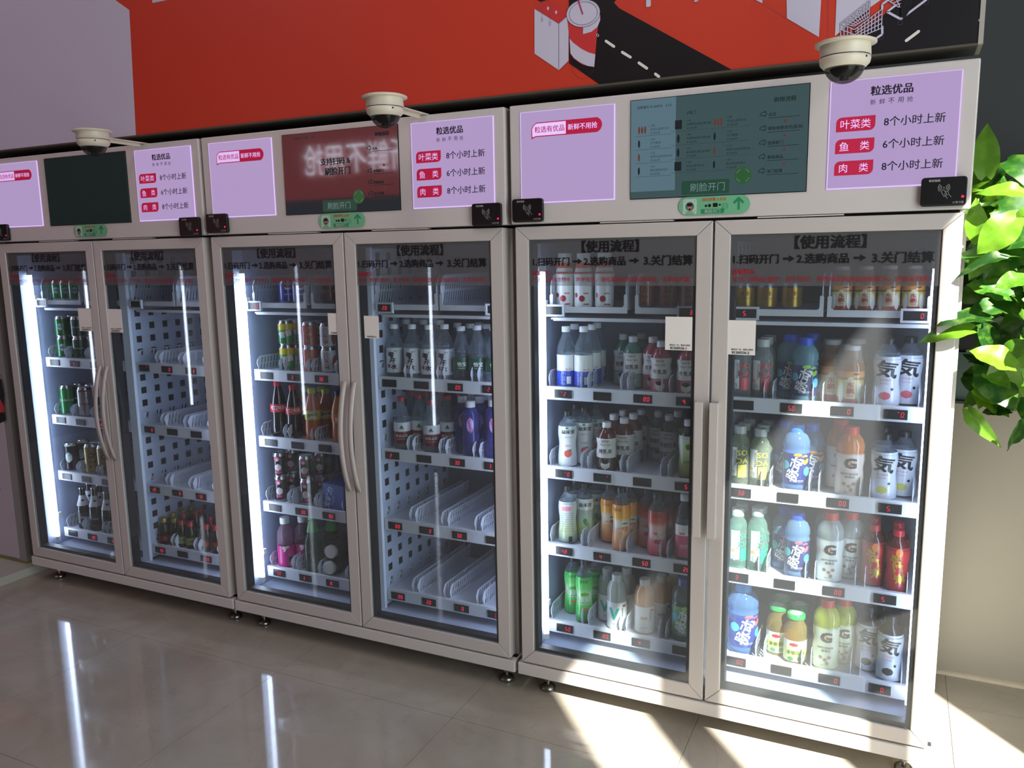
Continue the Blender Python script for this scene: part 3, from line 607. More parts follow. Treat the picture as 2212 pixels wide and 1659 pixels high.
mpoly(C5((1575, 0), (1565, 60), (1568, 130), (1592, 148), (1625, 95), (1668, 0), (1690, -50), (1575, -50)), MBLK, 8)
for a, b_ in ((1415, 285), (1562, 172), (1757, 18)):
    x, z = C5((a, b_))[0]; mp.line([(x + .006 * math.cos(t), z + .006 * math.sin(t)) for t in [k * .524 for k in range(13)]], .0006, -.0022, MLINE)
mp.build('printed_picture', mur)

# ------------------------------------------------------------------ printed cupboard and low platform at the far end
pl = struct(MB().box(-6, -3.325, -2.4, .76, 0, .04, M('pale_platform', 'b4b8ac', .4)).build('trim_3'))
k_ = thing('printed_cupboard', 'tall white cupboard with red and black print beside the far fridge', 'cupboard', (-4.1, .06, .05))
KW = M('cupboard_white', 'b9b0b8', .4)
MB().box(-.7, .714, .006, .64, 0, 1.95, M('cupboard_grey', '8f8f8a', .45)).build('cupboard_case', k_)
MB().box(-.66, .660, 0, .006, .012, 1.90, KW).build('front_panel', k_)
MB().box(-.7, .714, .002, .64, -.010, 0, M('yellow_foot_strip', '7a7a3a', .5)).build('foot_strip', k_)
q = MB()
def kp(*pts): return [(at(u, v, 1, .06).x + 4.1, at(u, v, 1, .06).z - .05) for u, v in pts]
q.poly(kp((-60, 905), (12, 917), (13, 923), (-60, 960)), -.0006, MBLK) if False else None
q.poly(kp((-90, 880), (3, 818), (9, 852), (9, 882), (13, 908), (-90, 960)), -.0006, MBLK); q.poly(kp((-90, 830), (1, 862), (10, 880), (10, 890), (-90, 905)), -.0010, MRED2); q.poly(kp((-60, 1010), (3, 1057), (-60, 1080)), -.0006, MRED2); q.line(kp((-60, 790), (4, 812)), .003, -.001, MBLK)
q.build('printed_picture', k_)

# ------------------------------------------------------------------ the row of lit fridges across the aisle (seen only in the glass)
for k, x in enumerate((-2.8, -4.1, -5.42, -6.72)):
    o_ = thing('opposite_fridge', f'lit vending fridge across the aisle mirrored in the glass, {("first", "second", "third", "fourth")[k]} along', 'fridge', (x, -3.0, 0), 0, 'opposite fridges')
    m_ = MB().box(-1.24, .06, -.7, -.10, .08, 1.98, M('opposite_grey', '4a484c', .6)); m_.build('body', o_)
    MB().lathe([(.011, 0), (.011, 1.28)], M('far_tube_light', 'ffffff', em='e6edff', es=16), 12).build('led_tube', o_, (0, -.05, .195))
ban = thing('opposite_banner', 'red banner with big white characters across the aisle, mirrored in the screens', 'banner', (-3.6, -3.05, 0))
MB().box(-2.2, .9, -.05, 0, 2.0, 3.2, M('banner_red', 'a8382c', .5, em='b02c20', es=1.3)).build('board', ban)
tb = MB(); WL = M('banner_letter_white', 'e8e8f0', .4, em='e6ecff', es=4.5)
vs, fs, W, H = glyphs('新鲜不用抢', .03); sc_ = 1.02 / W
tb.add([(-x * sc_ + .19, .02, z * .24 / H + 2.30) for x, z in vs], [f[::-1] for f in fs], WL); tb.build('lettering', ban)

# ------------------------------------------------------------------ drinks
def interp(prof, z):
    for (r0, z0), (r1, z1) in zip(prof, prof[1:]):
        if z0 <= z <= z1 and z1 > z0: return r0 + (r1 - r0) * (z - z0) / (z1 - z0)
    return prof[-1][0] if z > prof[-1][1] else prof[0][0]
def wraptext(mb, prof, s, z, size, mat, rot=0, phi=0, wd=None, bold=0.0, lift=.0016):
    vs, fs, W, H = glyphs(s, 0, True); k = (wd / W) if wd else size; kz = size if wd is None or size is None else size
    c, q = math.cos(math.radians(rot)), math.sin(math.radians(rot))
    for ox, oz in ((0, 0),) if bold < .008 else ((-bold, -bold / 2), (bold, -bold / 2), (-bold, bold / 2), (bold, bold / 2)):
        P = []
        for a, b in vs:
            a = (a + ox) * k; b = (b + oz) * kz; u = a * c - b * q; t = a * q + b * c
            r = interp(prof, z + t) + lift; an = u / r + phi; P.append((r * math.sin(an), -r * math.cos(an), z + t))
        mb.add(P, fs, mat)
def blob(mb, prof, phi, z, a, h, mat, lift=.0013, n=14, sq=False):
    """printed oval (or patch) following the bottle's side"""
    R_ = interp(prof, z); rows = []
    for i in range(7):
        t = -1 + 2 * i / 6; hw = a if sq else a * math.sqrt(max(0, 1 - t * t)); zz = z + t * h; r = interp(prof, zz) + lift
        rows.append([(r * math.sin(phi + w_ * hw / r), -r * math.cos(phi + w_ * hw / r), zz) for w_ in [-1 + 2 * j / 6 for j in range(7)]])
    mb.add(sum(rows, []), [(i * 7 + j, i * 7 + j + 1, i * 7 + j + 8, i * 7 + j + 7) for i in range(6) for j in range(6)], mat, True)
def sleeve(prof, z0, z1, mat, d=.0008, n=24, steps=10):
    p = [(interp(prof, z0 + (z1 - z0) * k / steps) + d, z0 + (z1 - z0) * k / steps) for k in range(steps + 1)]
    return MB().lathe(p, mat, n, capb=False, capt=False)
W_ = M('label_white', 'dcdcd8', .35, coat=.3); BK = M('label_black', '16161a', .35); 
CAPW = M('cap_white', 'dedede', .35); CAPR = M('cap_red', 'd23a24', .35); CAPB = M('cap_blue', '2450c8', .3); CAPK = M('cap_black', '1a1c20', .35); CAPG = M('cap_grey', 'b4b8b4', .3); CAPY = M('cap_yellow', 'b8c030', .35)
WATER = CLEAR('water_bottle_plastic', 'e8eef2', .15, .08, 'a8b4be')
KIND = {}
RESC = {'herbal_can': (1, .78), 'gold_can': (1.08, .87), 'blue_can': (.98, .80), 'red_can': (.98, .80), 'sprite_can': (.97, .865), 'herbal_red_can': (.97, .85), 'white_soda_can': (.97, .84), 'black_can': (1, .87), 'green_beer': (.95, .87), 'dark_green_beer': (.95, .87),
        'carls_can': (.98, .90), 'silver_can': (.98, .90), 'navy_can': (.98, .89), 'amber_can': (1, .89), 'peach_spark': (1, .88), 'lemon_spark': (1, .90), 'mint_spark': (1, .90), 'orange_spark': (.98, .92), 'red_spark': (1, .90), 'green_spark': (.95, .94),
        'peach_qi': (1.09, .885), 'lemon_qi': (1.09, .87), 'dark_qi': (1.09, .90), 'yellow_soda': (1.07, .905), 'pink_soda': (1.07, .915), 'green_soda': (1.07, .95), 'orange_pulse': (1.09, 1), 'lime_pulse': (1.05, 1), 'peach_pulse': (1.03, 1), 'big_pulse': (1.16, 1.0), 'green_pulse': (1.08, 1.1),
        'orange_sport': (1.09, .96), 'clear_sport': (1.05, .93), 'yellow_sport': (1.04, .93), 'herb_jar': (1.14, 1.1), 'red_icetea': (1, .9), 'amber_energy': (1, .70), 'amber_big': (1.22, 1.0), 'apple_milk': (1.04, 1), 'pink_nine': (1.05, 1.08), 'green_soda_bottle': (1.08, 1.07), 'purple_scream': (1.03, 1.08), 'green_water': (1, .93)}
def drink(key, desc, H, prof, body, cap, sleeves=(), prints=(), blobs=(), cat='bottle', n=24, extra=None, capridge=.0004, name='drink_bottle', art=None):
    """cap = (material, radius, height) or None; sleeves = (z0, z1, material); prints = (text, z, size, mat, rot, phi, width, bold, sleeve index)"""
    rs, hs = RESC.get(key, (1, 1))
    KIND[key] = dict(R=max(r for r, z in prof) * rs, HH=H * hs, rs=rs, hs=hs, desc=desc, H=H, prof=prof, body=body, cap=cap, sleeves=sleeves, prints=prints, blobs=blobs, cat=cat, n=n, extra=extra, ridge=capridge, name=name)
def build_kind(key):
    k = KIND[key]; parts = []
    ch = k['cap'][2] if k['cap'] else 0; H = k['H']; prof = k['prof']
    parts.append(('bottle_body' if k['cat'] == 'bottle' else 'can_body', MB().lathe(prof, k['body'], k['n'], capt=k['cap'] is None).mesh('bottle_body'), []))
    if k['cap']:
        c = k['cap']; q = MB(); q.lathe([(c[1], H - ch), (c[1], H - .002), (c[1] - .0015, H)], c[0], 28, ridge=k['ridge']); parts.append(('cap', q.mesh('cap'), []))
    for i, (z0, z1, m) in enumerate(k['sleeves']):
        subs = []; q = MB()
        for p in k['prints']:
            if p[8] == i: wraptext(q, prof, p[0], p[1], p[2], p[3], p[4], p[5], p[6], p[7])
        if q.f: subs.append(('lettering', q.mesh('lettering')))
        q = MB()
        for b_ in k['blobs']:
            if b_[5] == i: blob(q, prof, *b_[:5], sq=len(b_) > 6 and b_[6], lift=.0010 + (.0003 if len(b_) > 7 else 0))
        if q.f: subs.append(('label_art', q.mesh('label_art')))
        parts.append(('label_sleeve', sleeve(prof, z0, z1, m).mesh('label_sleeve'), subs))
    if k['extra']: parts += k['extra']()
    if (k['rs'], k['hs']) != (1, 1):
        for nm, me, subs in parts:
            for m in [me] + [q for _, q in subs]: m.transform(Matrix.Diagonal((k['rs'], k['rs'], k['hs'], 1)))
    k['parts'] = parts
def P_(s, z, size, mat, rot=0, phi=0, wd=None, bold=0.0, i=0): return (s, z, size, mat, rot, phi, wd, bold, i)
# profiles (radius, height)
def hourglass(R_, H): return [(R_ * .80, 0), (R_ * .97, .006), (R_, .02), (R_ * .99, H * .20), (R_ * .88, H * .36), (R_ * .86, H * .42), (R_ * .94, H * .52), (R_, H * .62), (R_ * .98, H * .70), (R_ * .84, H * .78), (R_ * .55, H * .84), (R_ * .42, H * .88), (R_ * .42, H)]
def classic(R_, H, sh=.62, nk=.86): return [(R_ * .85, 0), (R_, .006), (R_, H * .12), (R_ * .97, H * .15), (R_, H * .2), (R_, H * sh), (R_ * .93, H * (sh + .06)), (R_ * .74, H * (sh + .14)), (R_ * .45, H * nk), (R_ * .42, H * (nk + .02)), (R_ * .42, H)]
def slim(R_, H): return [(R_ * .88, 0), (R_, .005), (R_, H * .68), (R_ * .96, H * .73), (R_ * .82, H * .79), (R_ * .62, H * .83), (R_ * .60, H)]
def can(R_, H): return [(R_ * .80, 0), (R_ * .82, .003), (R_, .012), (R_, H - .016), (R_ * .86, H - .005), (R_ * .86, H - .001), (R_ * .80, H), (R_ * .79, H - .003), (0.001, H - .004)]
CANTOP = M('can_metal', 'b8b8ba', .25, 1)
def canlid(R_, H):
    def f():
        q = MB(); q.lathe([(R_ * .87, H - .006), (R_ * .88, H - .001), (R_ * .80, H + .0003), (R_ * .79, H - .002), (.001, H - .003)], CANTOP, 24, capb=False, capt=False); t = MB().box(-.006, .006, -.012, .008, H - .0025, H - .0012, CANTOP)
        q2 = MB().lathe([(R_ * .79, -.0004), (R_ * .83, .003), (R_ * .92, .007)], CANTOP, 24)
        return [('lid', q.mesh('lid'), [('pull_tab', t.mesh('pull_tab'))]), ('base_rim', q2.mesh('base_rim'), [])]
    return f
def mkcan(key, desc, R_, H, mat, prints=(), blobs=(), band=None):
    p = can(R_, H); sl = [(.013, H - .017, mat)] + ([band] if band else [])
    drink(key, desc, H, p, CANTOP, None, sl, prints, blobs, cat='can', extra=canlid(R_, H), name='drink_can')
GOLDINK = M('gold_ink', 'b89a40', .3, .6); REDI = M('label_red', 'a81828', .35, coat=.3); GRNI = M('leaf_green_ink', '3c8a48', .4); PEACH = M('peach_print', 'd8584a', .4)
# nearest fridge, first door
p = [(.027, 0), (.0295, .005), (.0295, .105), (.0315, .112), (.0315, .117), (.0295, .123), (.0255, .140), (.0235, .155), (.022, .158), (.022, .19)]
def cover():
    q = MB().lathe([(.0315, .1165), (.0300, .123), (.0265, .131), (.0255, .142), (.0235, .155), (.0232, .157)], M('orange_neck', 'd8452a', .3, coat=.4), 24, capb=False, capt=False); return [('neck_cover', q.mesh('neck_cover'), [])]
drink('apple_milk', 'white drink bottle with orange cap and apple print', .190, p, M('milk_white', 'e0ddd4', .35), (M('cap_orange', 'e0642a', .35), .0185, .030), [(.006, .112, W_)], [P_('新的火咖', .098, None, REDI, 0, -.1, .034, 0, 0) if False else P_('活力果乳', .100, .011, M('rose_ink', 'c07878', .4), 0, -.1, None, 0, 0)], [(-.15, .032, .010, .012, REDI, 0), (-.85, .044, .007, .009, REDI, 0), (.35, .012, .011, .003, REDI, 0), (.3, .050, .009, .0025, M('rose_ink', 'c07878', .4), 0, True)], extra=cover)
mkcan('herbal_can', 'dark red herbal tea can with gold writing', .031, .122, M('herbal_red', '8a141c', .3, coat=.5), [P_('加多宝', .062, .024, GOLDINK, -90, -.1, None, .01, 0)])
pw = classic(.0315, .215)
BLW = M('label_blue', '2443b0', .35, coat=.3)
drink('blue_water', 'clear water bottle with white and blue label', .215, pw, WATER, (CAPW, .0145, .019), [(.062, .118, W_), (.010, .062, BLW)], [P_('苏打水', .068, .008, REDI, 0, .35, None, 0, 0), P_('天然水', .036, .020, M('pale_ink', '9aa8d8', .4), -90, -.25, None, 0, 1)], [(.35, .030, .008, .013, W_, 1, True)])
pt = [(.030, 0), (.034, .006), (.034, .075), (.031, .084), (.031, .10), (.034, .112), (.032, .128), (.024, .146), (.015, .156), (.0145, .178)]
def milktea(key, desc, liq, word, art):
    drink(key, desc, .178, pt, CLEAR(key + '_liquid', liq, .72, .12, liq), (CAPW, .0150, .020), [(.052, .122, M('label_cream', 'd4d0c8', .4)), (.006, .050, M(key + '_lower', art, .35))], [P_('益禾堂', .113, .009, BK, 0, -.1, None, 0, 0), P_('MILK TEA', .099, .009, BK, 0, -.1, None, 0, 0), P_(word, .076, .0165, BK, 0, -.1, None, .02, 0)],
          [(-.1, .028, .016, .019, M('oval_cream', 'd0c8b8', .4), 1), (-.1, .038, .013, .008, BK, 1, False, 1)])
milktea('green_tea', 'green milk tea bottle with cream label', '5a8a78', '轻乳茶', '8aa79c'); milktea('pink_tea', 'pink milk tea bottle with cream label', 'b8485a', '牛乳茶', 'b0606a')
milktea('brown_tea', 'brown roasted milk tea bottle with cream label', '6a2c20', '烤乳茶', '3a2420'); milktea('grey_tea', 'dark grey fruit tea bottle with white label', '2e2e34', '青提红茶', '8a8a90')
hg = hourglass(.0325, .232)
def spark(key, desc, mat, prints, blobs, cap=CAPK, liq=None, H=.232, R_=.0325):
    h = hourglass(R_, H); drink(key, desc, H, h, liq or WATER, (cap, .0160, .020), [(.008, H * .74, mat)], prints, blobs)
spark('peach_spark', 'white hourglass bottle with black cap and peach print', M('frost_white', 'd4d8d8', .3, coat=.3), [P_('益禾堂', .150, .017, BK, 0, .12, None, .02), P_('蜜桃气泡水', .128, .006, M('rose_ink', 'c07878', .4), 0, .15), P_('白桃味', .092, .008, PEACH, 0, .1)], [(.10, .060, .014, .016, PEACH, 0), (.35, .074, .006, .004, GRNI, 0), (0, .166, .006, .004, GRNI, 0)])
spark('lemon_spark', 'white hourglass bottle with pink band and ingredients print', GRAD('lemon_grad', [(0, '6f8478'), (.35, 'c8cf9a'), (.7, 'd4dcd8'), (1, 'd8e0de')]), [P_('益禾堂气泡水', .166, .006, BK, 0, 0)] + [P_('配料碳酸水赤藓糖醇柠檬果汁食用'[k % 4:k % 4 + 9], .128 - k * .009, .0052, M('grey_ink', '7a8078', .4), 0, .05) for k in range(9)], [(-.1, .146, .017, .009, M('rose_band', 'd88890', .4), 0, True), (.35, .022, .007, .012, BK, 0, True)])
spark('mint_spark', 'pale green hourglass bottle with mint leaf print', GRAD('mint_grad', [(0, '98b878'), (.35, 'c8d890'), (.5, 'c4d4c0'), (.72, 'a8bcae'), (.76, 'e0e6e2'), (1, 'dce8e2')]), [P_('益禾堂', .150, .017, BK, 0, .15, None, .02)], [(.15, .082, .008, .014, GRNI, 0), (.35, .07, .008, .010, M('mint_light', '6aa858', .4), 0), (.1, .045, .016, .014, M('lime_print', 'c8d468', .4), 0)])
spark('orange_spark', 'orange hourglass bottle with mandarin print', GRAD('orange_grad', [(0, 'd0703a'), (.35, 'e0aa70'), (.52, 'd8d0c0'), (.62, 'dcd4c0'), (.72, 'e8a82a'), (1, 'e8902a')]), [P_('益禾堂', .155, .010, BK, 0, -.4), P_('COUNT', .080, .014, W_, 0, -.2, None, .01)], [(.5, .088, .012, .014, M('mandarin', 'd86a30', .4), 0), (.45, .105, .010, .005, GRNI, 0), (-.25, .078, .013, .013, M('mandarin_pale', 'e0a070', .4), 0)])
spark('red_spark', 'red hourglass bottle with cherry print', GRAD('red_grad', [(0, 'b82c40'), (.3, 'd8707a'), (.5, 'd8b8b8'), (.65, 'd4aaa0'), (.75, 'c83c30'), (1, 'a82a28')]), [P_('益禾堂', .155, .010, BK, 0, 0), P_('COUNT', .076, .018, W_, 0, .1, None, .03)], [(.1, .060, .014, .009, REDI, 0), (-.2, .092, .008, .008, PEACH, 0)])
spark('green_spark', 'green hourglass bottle with apple print', GRAD('green_grad', [(0, '1c8038'), (.3, '3cae48'), (.45, '7ac870'), (.6, 'b8dcb0'), (.75, '60c860'), (1, '34b044')]), [P_('益禾堂', .158, .010, BK, 0, 0), P_('COUNT', .088, .019, W_, 0, .05, None, .03), P_('APPLE TEA', .074, .008, W_, 0, .05)], [(.1, .108, .017, .010, M('apple_green', '5aa830', .4), 0), (.15, .056, .012, .004, PEACH, 0)])
spark('green_fruit_tea', 'green fruit tea bottle with white cap', GRAD('greenf_grad', [(0, '5a6a38'), (.4, '98a860'), (.7, 'c8d0b8'), (1, 'c8d4c8')]), [P_('益禾堂', .06, .010, BK)], [(0, .11, .013, .016, M('lime_print', 'c8d468', .4), 0), (0, .11, .009, .011, GRNI, 0, False, 1)], cap=CAPW, H=.195, liq=CLEAR('green_liq', '4a6a50', .5, .1, '3a5440'))
drink('pink_water', 'clear bottle with white cap and pink label', .215, pw, WATER, (CAPW, .0155, .022), [(.085, .120, W_), (.014, .085, M('label_pink', 'c0486c', .35))], [P_('苏打', .05, .014, W_, 0, 0)], [(-.2, .092, .009, .003, PEACH, 0, True)])
ps = [(.030, 0), (.034, .006), (.034, .135), (.032, .148), (.026, .162), (.0185, .170), (.018, .192)]
def vit(key, desc, liq, mark):
    def art(): return []
    drink(key, desc, .192, ps, CLEAR(key + '_liq', liq, .62, .1, liq), (CLEAR('cap_clear', 'dcdedc', .75, .2, 'd0d2ce'), .0185, .024), [(.006, .100, W_)], [P_(mark, .060, .058 if mark == 'V' else .012, M('teal_ink', '2fae9a', .4) if mark == 'V' else M('soft_orange', 'd89a50', .4), 0, -.25 if mark == 'V' else 0, None, .03), P_('营养素饮料', .066, .0065, BK, -90, .62), P_('维生素水', .025, .006, M('grey_ink', '7a8078', .4), 0, 0)], [(.85, .088, .007, .004, REDI, 0, True)])
vit('clear_vitamin', 'cloudy clear vitamin drink with teal chevron label', 'c8ccc4', 'V'); vit('orange_vitamin', 'pale orange juice bottle with white label', 'e8a048', '鲜橙')
# pulse drinks
pm = [(.030, 0), (.036, .006), (.037, .016), (.034, .024), (.036, .032), (.036, .098), (.034, .104), (.037, .112), (.037, .120), (.034, .126), (.037, .134), (.036, .150), (.028, .168), (.019, .176), (.018, .198)]
def pulse(key, desc, liq, lab, a1, a2, capm=CAPB, S=1.0, word='脉动'):
    pr = [(r * S, z * S) for r, z in pm]
    drink(key, desc, .198 * S, pr, CLEAR(key + '_liq', liq, .36, .06, liq), (capm, .0195 * S, .024 * S), [(.022 * S, .116 * S, M(key + '_label', lab, .3, coat=.4))],
          [P_(word, .070 * S, .036 * S, W_, 72, -.1, None, .035), P_('维生素饮料', .034 * S, .008 * S, W_, 0, .1)], [(.75, .098 * S, .013 * S, .016 * S, a1, 0), (.95, .062 * S, .012 * S, .015 * S, a2, 0), (-.8, .080 * S, .012 * S, .014 * S, a2, 0), (.72, .10 * S, .004 * S, .004 * S, BK, 0, False, 1), (.15, .112 * S, .012 * S, .006 * S, a1, 0)])
LIME = M('lime_green_print', '88c850', .35); SKY = M('sky_print', '58b0c8', .35); ORNG = M('orange_print', 'e0a040', .35); PNKB = M('pink_ball', 'e06a78', .35); TEALB = M('teal_ball', '58b8c0', .35)
pulse('lime_pulse', 'blue-capped sports drink with lime and navy label', '8ac0d0', '28306a', LIME, SKY); pulse('orange_pulse', 'blue-capped sports drink with orange fruit label', '8ab4e4', '24307a', ORNG, SKY, M('cap_sky_blue', '3478e0', .3)); pulse('peach_pulse', 'blue-capped sports drink with pink fruit label', '94bce0', '2c3468', PNKB, TEALB)
pulse('big_pulse', 'large blue sports drink bottle with pink fruit label', '78a8e0', '2a3c8c', PNKB, TEALB, M('cap_pale_blue', '3c90d0', .25), 1.17); pulse('green_pulse', 'clear sports drink with dark blue cap and green label', '8a9a98', '6a9a6c', LIME, SKY, M('cap_dusk_blue', '4a5a98', .3))
# soda slim
def soda(key, desc, liq, c1, ink):
    drink(key, desc, .205, slim(.0285, .205), CLEAR(key + '_liq', liq, .22, .06, liq), (CLEAR('cap_clear', 'dcdedc', .75, .2, 'd0d2ce'), .0180, .026), [(.028, .135, CLEAR(key + '_sleeve', 'e4e8e4', .12, .2, 'd8dcd8'))],
          [P_('SO', .116, .026, ink, 0, .28, None, .03), P_('DA', .088, .026, ink, 0, .28, None, .03), P_('苏打天然水饮品', .098, .0075, BK, -90, -.42)], [(.32, .052, .0135, .022, c1, 0, True), (-.7, .085, .0135, .050, W_, 0, True), (-.75, .045, .010, .014, M('art_grey', 'a0a8a0', .4), 0), (-.9, .065, .007, .007, M('art_peach', 'd8a070', .4), 0, False, 1)])
soda('pink_soda', 'slim soda water bottle with coral label block', 'ccd4d4', M('coral_block', 'cc5060', .35), M('coral_ink', 'c45058', .35)); soda('yellow_soda', 'slim soda water bottle with yellow label block', 'd0d8c0', M('yellow_block', 'ecd868', .35), M('yellow_ink', 'e4d45a', .35)); soda('green_soda', 'slim soda water bottle with green label block', 'b4dccc', M('green_block', '34b48a', .35), M('green_soda_ink', '50a890', .35))
# vitamin functional drink with over-cap
pd = [(.027, 0), (.0305, .005), (.0305, .050), (.029, .065), (.030, .080), (.031, .118), (.029, .130), (.024, .140), (.0215, .145), (.0215, .172)]
def overcap():
    q = MB().lathe([(.0275, .124), (.0272, .140), (.0235, .152), (.0230, .186), (.0215, .188)], CLEAR('over_cap', 'e8e8e8', .14, .05, 'c8c8c8'), 24, capb=False); return [('outer_cap', q.mesh('outer_cap'), [])]
for amk, amd in (('amber_energy', 'small amber energy drink with clear over-cap'), ('amber_big', 'large amber energy drink with clear over-cap')):
    drink(amk, amd, .186, pd, CLEAR('amber_liq', 'c88a40', .55, .1, 'a86a2c'), (CAPW, .0185, .022), [(.006, .108, GRAD('amber_grad', [(0, '8a1c18'), (.15, 'a83020'), (.2, 'c8b878'), (.7, 'd0b860'), (.78, '4a3018'), (.82, 'c88a3a'), (1, 'c87830')]))],
          [P_('东鹏', .062, .021, REDI, 0, 0, None, .03) if False else P_('东', .066, .019, REDI, 0, 0, None, .03), P_('鹏', .047, .019, REDI, 0, 0, None, .03), P_('特饮', .032, .008, REDI, 0, 0)], [(0, .052, .0125, .030, M('cream_patch', 'cfc4a0', .35), 0, True), (.75, .04, .008, .035, W_, 0), (-.75, .04, .008, .035, W_, 0), (0, .083, .007, .009, M('cream_patch', 'cfc4a0', .35), 0), (.4, .1, .008, .004, BK, 0)], extra=overcap)
mkcan('gold_can', 'squat gold energy drink can', .0275, .098, M('can_gold', 'a8842c', .25, .6), [P_('红牛', .060, .016, REDI, 0, 0, None, .03), P_('维生素功能饮料', .042, .005, BK)])
# sparkling white with big character
def qi(key, desc, mat, a, liq=None): spark(key, desc, mat, [P_('気', .128, .060, BK, -8, .0, None, .03), P_('元气森林', .092, .0075, M('salmon_ink', 'c87868', .4), 0, -.1), P_('苏打气泡水', .080, .005, M('salmon_ink', 'c87868', .4), 0, -.15)], [(-.1, .040, .015, .014, a, 0), (.45, .062, .004, .005, BK, 0)], H=.228, R_=.034, liq=liq)
qi('peach_qi', 'frosted white bottle with big black character, peach print', M('qi_white', 'd0d4de', .3, coat=.4), M('peach_rose', 'd0606c', .35)); qi('lemon_qi', 'frosted white bottle with big black character, lemon print', M('qi_white2', 'ccd2d8', .3, coat=.4), M('lemon_print', 'c8c468', .35)); qi('dark_qi', 'grey-white bottle with big character and dark fruit print', M('qi_grey', 'b8c0c8', .3, coat=.4), M('plum_print', '3c3434', .35), CLEAR('cola_grey', '5a5a5c', .5, .1, '3a3a3c'))
# sports G
pg = [(.032, 0), (.0365, .006), (.0365, .080), (.034, .090), (.034, .098), (.0375, .112), (.0375, .140), (.0355, .144), (.0375, .150), (.0375, .168), (.033, .184), (.022, .200), (.020, .203), (.020, .225)]
def gator(key, desc, liq, lab):
    drink(key, desc, .225, pg, CLEAR(key + '_liq', liq, .66, .07, liq), (CAPR, .0205, .024), [(.008, .142, lab)], [P_('G', .112, .046, BK, 0, .05, None, .06), P_('GATORADE', .078, .009, BK, 0, .0, None, .01), P_('佳得乐', .068, .009, BK, 0, .05, None, .01), P_('运动饮料', .020, .006, M('grey_ink', '7a8078', .4))],
          [(.07, .111, .0035, .009, M('bolt_orange', 'd06a30', .35), 0), (-.35, .045, .0055, .006, M('hex_brown', 'a08070', .4), 0), (0, .038, .0055, .006, M('hex_brown', 'a08070', .4), 0), (.3, .046, .0055, .006, M('hex_brown', 'a08070', .4), 0), (.15, .027, .0055, .006, M('hex_brown', 'a08070', .4), 0)])
gator('orange_sport', 'red-capped orange sports drink', 'e8842c', M('sport_label_pink', 'd8c8bc', .3, coat=.3)); gator('clear_sport', 'red-capped cloudy clear sports drink', 'b8c0be', M('sport_label_white', 'd4dad4', .3, coat=.3)); gator('yellow_sport', 'red-capped yellow sports drink', 'd8dc3c', M('sport_label_lime', 'd4dcb8', .3, coat=.3))
spark('red_icetea', 'red squeeze iced tea bottle with gold writing', GRAD('icetea_grad', [(0, '8a2028'), (.4, 'b0202c'), (.8, 'b83028'), (1, '982028')]), [P_('冰红茶', .085, .034, GOLDINK, -80, .1, None, .05)], [(.15, .140, .010, .015, M('flame_orange', 'd8782c', .35), 0)], cap=M('cap_deep_red', 'c02030', .35), H=.21, R_=.034, liq=CLEAR('icetea_liq', '7a2018', .7, .1, '6a1814'))
pj = [(.028, 0), (.0305, .005), (.0305, .100), (.029, .112), (.022, .124), (.021, .138)]
drink('herb_jar', 'glass herbal drink jar with green lid', .148, pj, CLEAR('herb_liq', 'e0c888', .30, .05, 'c0a458'), (M('lid_green', '34a852', .3), .0245, .012), [(.010, .074, GRAD('herb_grad', [(0, 'd0d8b0'), (.45, 'ccd458'), (.8, 'dcdccc'), (1, 'dcdcd4')]))], [P_('金银花露', .038, .013, M('dark_green_ink', '3a6a28', .4), 0, .1, None, .01)], [(-.1, .062, .012, .006, REDI, 0), (-.35, .018, .008, .007, GRNI, 0), (.45, .020, .008, .007, GRNI, 0)], extra=lambda: [('lid_print', MB().lathe([(.0165, .1481), (.016, .1484)], W_, 20).mesh('lid_print'), [])])
# middle fridge
mkcan('blue_can', 'blue cola can', .031, .122, M('cola_blue', '1c2ca0', .25, coat=.5), [P_('pepsi', .05, .014, W_, 0, .2)], [(.2, .085, .014, .013, W_, 0), (.2, .090, .0125, .007, REDI, 0, False, 1)])
mkcan('red_can', 'red cola can', .031, .122, M('cola_red', 'a01820', .25, coat=.5), [P_('可口可乐', .06, .016, W_, 0, 0, None, .02)])
mkcan('sprite_can', 'green and yellow soda can', .031, .122, GRAD('sprite_grad', [(0, '0c7a3c'), (.66, '12904a'), (.72, 'c8b82c'), (1, 'd0c030')], .25), [P_('雪碧', .058, .030, W_, 15, .0, None, .05)])
mkcan('herbal_red_can', 'bright red herbal tea can with gold writing', .031, .122, M('herbal_red2', 'b01c20', .25, coat=.5), [P_('加多宝', .062, .026, GOLDINK, -90, 0, None, .01)])
mkcan('white_soda_can', 'white soda can with red brush writing', .031, .122, GRAD('beibing_grad', [(0, 'c8c8cc'), (1, 'd4d4d8')], .3), [P_('北冰洋', .062, .026, REDI, -90, -.2, None, .01)], [(1.0, .05, .014, .035, M('orange_brown', 'a04028', .4), 0)])
COLA = CLEAR('cola_liq', '2a1410', .86, .05, '1c0e0c')
pc = [(.028, 0), (.0325, .008), (.033, .05), (.031, .085), (.0315, .095), (.033, .105), (.033, .132), (.030, .150), (.022, .180), (.0145, .200), (.014, .222)]
drink('cola_bottle', 'dark cola bottle with red cap and red label', .222, pc, COLA, (M('cap_cola_red', 'b82028', .35), .0155, .020), [(.102, .134, M('cola_label_red', 'b81c2c', .3))], [P_('可口可乐', .120, .017, W_, 0, 0, None, .04), P_('汽水', .108, .006, W_)])
drink('orange_soda', 'orange soda bottle with yellow cap', .205, [(r, z * .92) for r, z in pc], CLEAR('osoda_liq', 'd87a24', .72, .06, 'c86420'), (CAPY, .0165, .020), [(.085, .122, M('soda_label_yellow', 'c8b84a', .3))], [P_('美年达', .106, .014, M('dark_green_ink', '3a6a28', .4), 8, 0, None, .04)], [(0, .104, .016, .013, W_, 0)])
